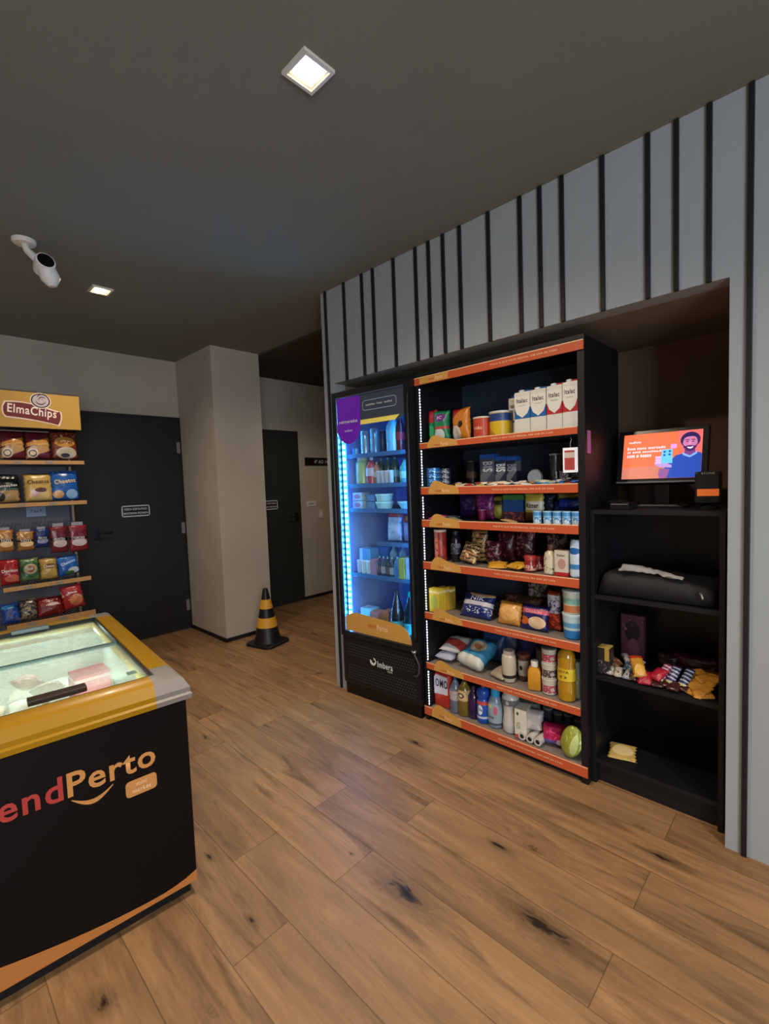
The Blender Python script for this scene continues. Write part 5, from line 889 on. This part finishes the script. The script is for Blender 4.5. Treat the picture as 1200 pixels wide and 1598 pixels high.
# ---------------- snack rack bags ----------------
def rb(k,m,lab,txt=(),d=.06,dy=0,tilt=-6,roll=0,wr=.1,wh=None,**kw): 
    x,y,z,w,h=GR[k]; return bag((x,y+dy,z,w,h),m,lab,'crisp bag','crisp_bag',d=d,rot=0,tilt=tilt,roll=roll,txt=txt,wr=wr,wh=wh,**kw)
MAR=lambda: pack('5c1a22',(('d',-.35,0,.36,'b8905c'),('e',.28,.22,.20,.17,'d8c4b0'),('e',.28,.22,.15,.125,'4a3028'),('e',.28,.22,.10,.08,'c8a880'),('d',-.25,.42,.56,'b87a34')),.3)
rb('s1',MAR(),'maroon and tan crisp bag, left of the two alike on the top rack shelf',(('Sensações',.85,.11,0,.53,'d8a85c',.2),),yaw=0,seed=1.1)
rb('s2',MAR(),'maroon and tan crisp bag beside the brown one on the top rack shelf',(('Sensações',.85,.11,0,.53,'d8a85c',.08),),seed=2.2)
rb('s3',pack('6a2c1c',(('e',.52,.60,.36,.18,'b07c34'),('e',.55,.22,.36,.20,'b8aa90'),('e',.5,.14,.16,.07,'283040'),('nb',40,.62,'e0b890',.78,.95)),.25,crinkle=.4),'reddish brown crisp bag with a golden middle at the right of the top rack shelf',(('Ruffles',.5,.12,.02,.60,'5a3014'),),seed=3.3)
rb('t1',pack('141c1a',(('b',2,0,.42,'b08a58'),('e',.25,.2,.18,.15,'2c201c'),('b',2,.42,.5,'4a5a50')),.3),'black crisp bag with a tan base at the left of the second rack shelf',(('Sensações',.8,.12,0,.58,'d8dcd4',.1),),seed=4.4,dy=.05)
rb('t2',pack('bf9a50',(('e',.5,.24,.34,.24,'d0b070'),('e',.38,.30,.12,.14,'c8a0a0'),('e',.55,.40,.2,.08,'5a3424'),('b',2,.93,1,'a8823c')),.3),'tan yellow crisp bag in the middle of the second rack shelf',(('Cheetos',.74,.14,0,.70,'2c1e18',.06),),seed=5.5)
rb('t3',pack('1a549c',(('e',.25,.2,.18,.13,'c89a60'),('e',.7,.2,.2,.16,'8ab0d8'),('nb',30,.7,'a0c0e0',.8,1)),.3),'bright blue crisp bag at the right of the second rack shelf',(('Cheetos',.74,.15,0,.64,'e0c080',.12),),seed=6.6)
for k,(c,c2,l) in enumerate((('a87038','e8c890','small copper nut bag hanging leftmost in the middle row of the rack'),('a06c34','e8c890','small copper nut bag hanging second in the middle row of the rack'),('1c2c6a','8a8aa8','small blue bag hanging in the centre of the middle row of the rack'),('6c1a22','c8b8b0','larger dark red bag hanging fourth in the middle row of the rack'),('7c1c26','c8b8b0','larger dark red bag hanging rightmost on the rack'))):
    q='h%d'%(k+1); x,y,z,w,h=GR[q]
    o=rb(q,pack(c,(('e',.55,.35,.38,.14,c2),('b',2,.47,.56,'1c1414'),('nb',40,.6,c2 if k<2 else '3a1418',.6,.9)),.25,crinkle=.3),l,(('TORCIDA' if k>2 else 'NUTS',.6,.08,.02,.52,'e0d8d0'),),d=.035,tilt=-2,seed=7+k)
    B('hang_tab',-w*.3,w*.3,-.001,.001,h*.985,h*1.12,mat('8f8e96',.4),o)
rb('u1',pack('9c1c20',(('e',.6,.25,.35,.14,'c86a50'),('nb',24,.62,'d0706a',0,.4)),.25,crinkle=.3),'bright red crisp bag at the left of the fourth rack shelf',(('Doritos',.8,.12,0,.55,'e8e0dc',0),),seed=11)
rb('u2',pack('5e7a48',(('e',.5,.5,.46,.36,'2c5a38'),('e',.5,.52,.34,.22,'a89878'),('e',.5,.52,.2,.14,'8a5a40')),.25,crinkle=.4),'green crisp bag with a round pale label on the fourth rack shelf',(('SSP',.3,.1,0,.52,'d8c8b0'),),seed=12)
rb('u3',pack('a8843c',(('e',.5,.3,.4,.26,'c09c50'),('e',.55,.62,.3,.12,'6a4a28')),.22,crinkle=.5),'golden brown crisp bag on the fourth rack shelf',(('Cheetos',.6,.12,0,.62,'e8d8b0'),),seed=13)
rb('u4',pack('1e5aa4',(('e',.7,.22,.26,.16,'c8d0d8'),('e',.5,.12,.2,.1,'3a6a3a')),.28,crinkle=.3),'blue crisp bag at the right of the fourth rack shelf',(('Cheetos',.7,.16,0,.66,'b8d8f0',.25),),seed=14,roll=-5)
rb('v1',pack('1a3c86',(('e',.4,.75,.3,.1,'3a8ac8'),('nb',30,.6,'704a5a',0,.35)),.3,crinkle=.4),'blue crisp bag at the left of the lowest visible rack shelf',tilt=-30,seed=15)
rb('v2',pack('8a7c60',(('n',34,.52,'3a3a44'),),.2,.3,crinkle=.6),'silvery beige crumpled crisp bag on the lowest visible rack shelf',tilt=-20,seed=16)
rb('v3',pack('6c1418',(('n',34,.66,'c04a44'),('e',.6,.55,.2,.08,'d8c0b8')),.22,crinkle=.5),'wide dark red crisp bag on the lowest visible rack shelf',(('Fandangos',.5,.10,.08,.5,'e0d0c8'),),tilt=-22,seed=17)
rb('v4',pack('a0282c',(('e',.6,.36,.3,.24,'c8784c'),('nb',26,.6,'e0b898',.4,.8)),.25,crinkle=.4),'red crisp bag with orange pictures at the right of the lowest visible rack shelf',(('Pingo',.4,.12,0,.68,'f0e0d8'),),seed=18,roll=-6)
# ---------------- inside the freezer ----------------
FR5=-math.radians(5)
def inf(u,v,z): p=fzw(u,v,z); return p
p=inf(-.215,.40,.635); o=B('ice_cream_box',-.058,.058,-.05,.05,0,.11,pack('b8203c',(('b',2,.8,.9,'d8a4a0'),('e',.3,.35,.1,.2,'f0e0e0')),.5),None,.003,p,FR5+.1); tag(o,'red ice cream box lying on the goods under the front freezer lid','ice cream box')
B('side_print',-.05,.05,-.0506,-.05,.03,.07,mat('cc5468',.5),o)
# bed of wrapped packs filling the freezer
bedc=['b8a060','c4c8c4','c8ccd0','b8c4c8','d0c090','c4a060','dcdcd4','c0c8cc','d8c8a8','ccd4d4','e0dcd0','b8b4a0']
k=0
for layer,zz in ((0,.44),(1,.50)):
    for i in range(4):
        for j in range(6):
            u=-.61+.135*i+.02*layer; v=.15+.165*j+.05*layer
            if layer==1 and i>=2 and j<3: continue
            c='d0a860' if (i<2 and j==0) else bedc[k%12]
            o=bmo('frozen_pack',bagmesh(.118,.148,.045,k),pack(c,(('n',22,.62,bedc[(k*5+3)%12]),),.5,crinkle=.2),None,True)
            q=fzw(u+.06,v-.06,zz); o.rotation_euler=(Matrix.Rotation(FR5+rnd.uniform(-.2,.2),3,'Z')@Matrix.Rotation(math.radians(-88),3,'X')).to_euler(); o.location=q
            if layer==0: settle(o,.42 if False else zz-.03)
            tag(o,'pale wrapped frozen pack lying under the frosted freezer lids','frozen pack','pale frozen packs filling the chest freezer'); k+=1
B('goods_basket',-.66,-.055,.055,FD-.055,.38,.40,mat('dfe8e6',.5),FZ)
for l,u,v,c,w,h in (('yellow wrapped ice lolly pack at the front left under the freezer lid',-.43,.22,'d0a040',.13,.10),('orange wrapped ice lolly pack left of the front lid handle',-.33,.24,'c88850',.10,.09),('cream wrapped pack between the lid handle and the red box',-.32,.36,'c8b888',.14,.10),('brown wrapped pack under the rear freezer lid',-.36,.82,'9a5a40',.09,.12),('grey brown pack beside the brown one under the rear freezer lid',-.31,.70,'8a7468',.11,.07)):
    q=fzw(u,v,.60); o=bmo('frozen_pack',bagmesh(w,h,.05,u*9),pack(c,(('n',30,.6,'e0d0b0'),),.45,crinkle=.2),None,True); o.rotation_euler=(Matrix.Rotation(FR5+.3,3,'Z')@Matrix.Rotation(math.radians(-85),3,'X')).to_euler(); o.location=q; tag(o,l,'frozen pack')
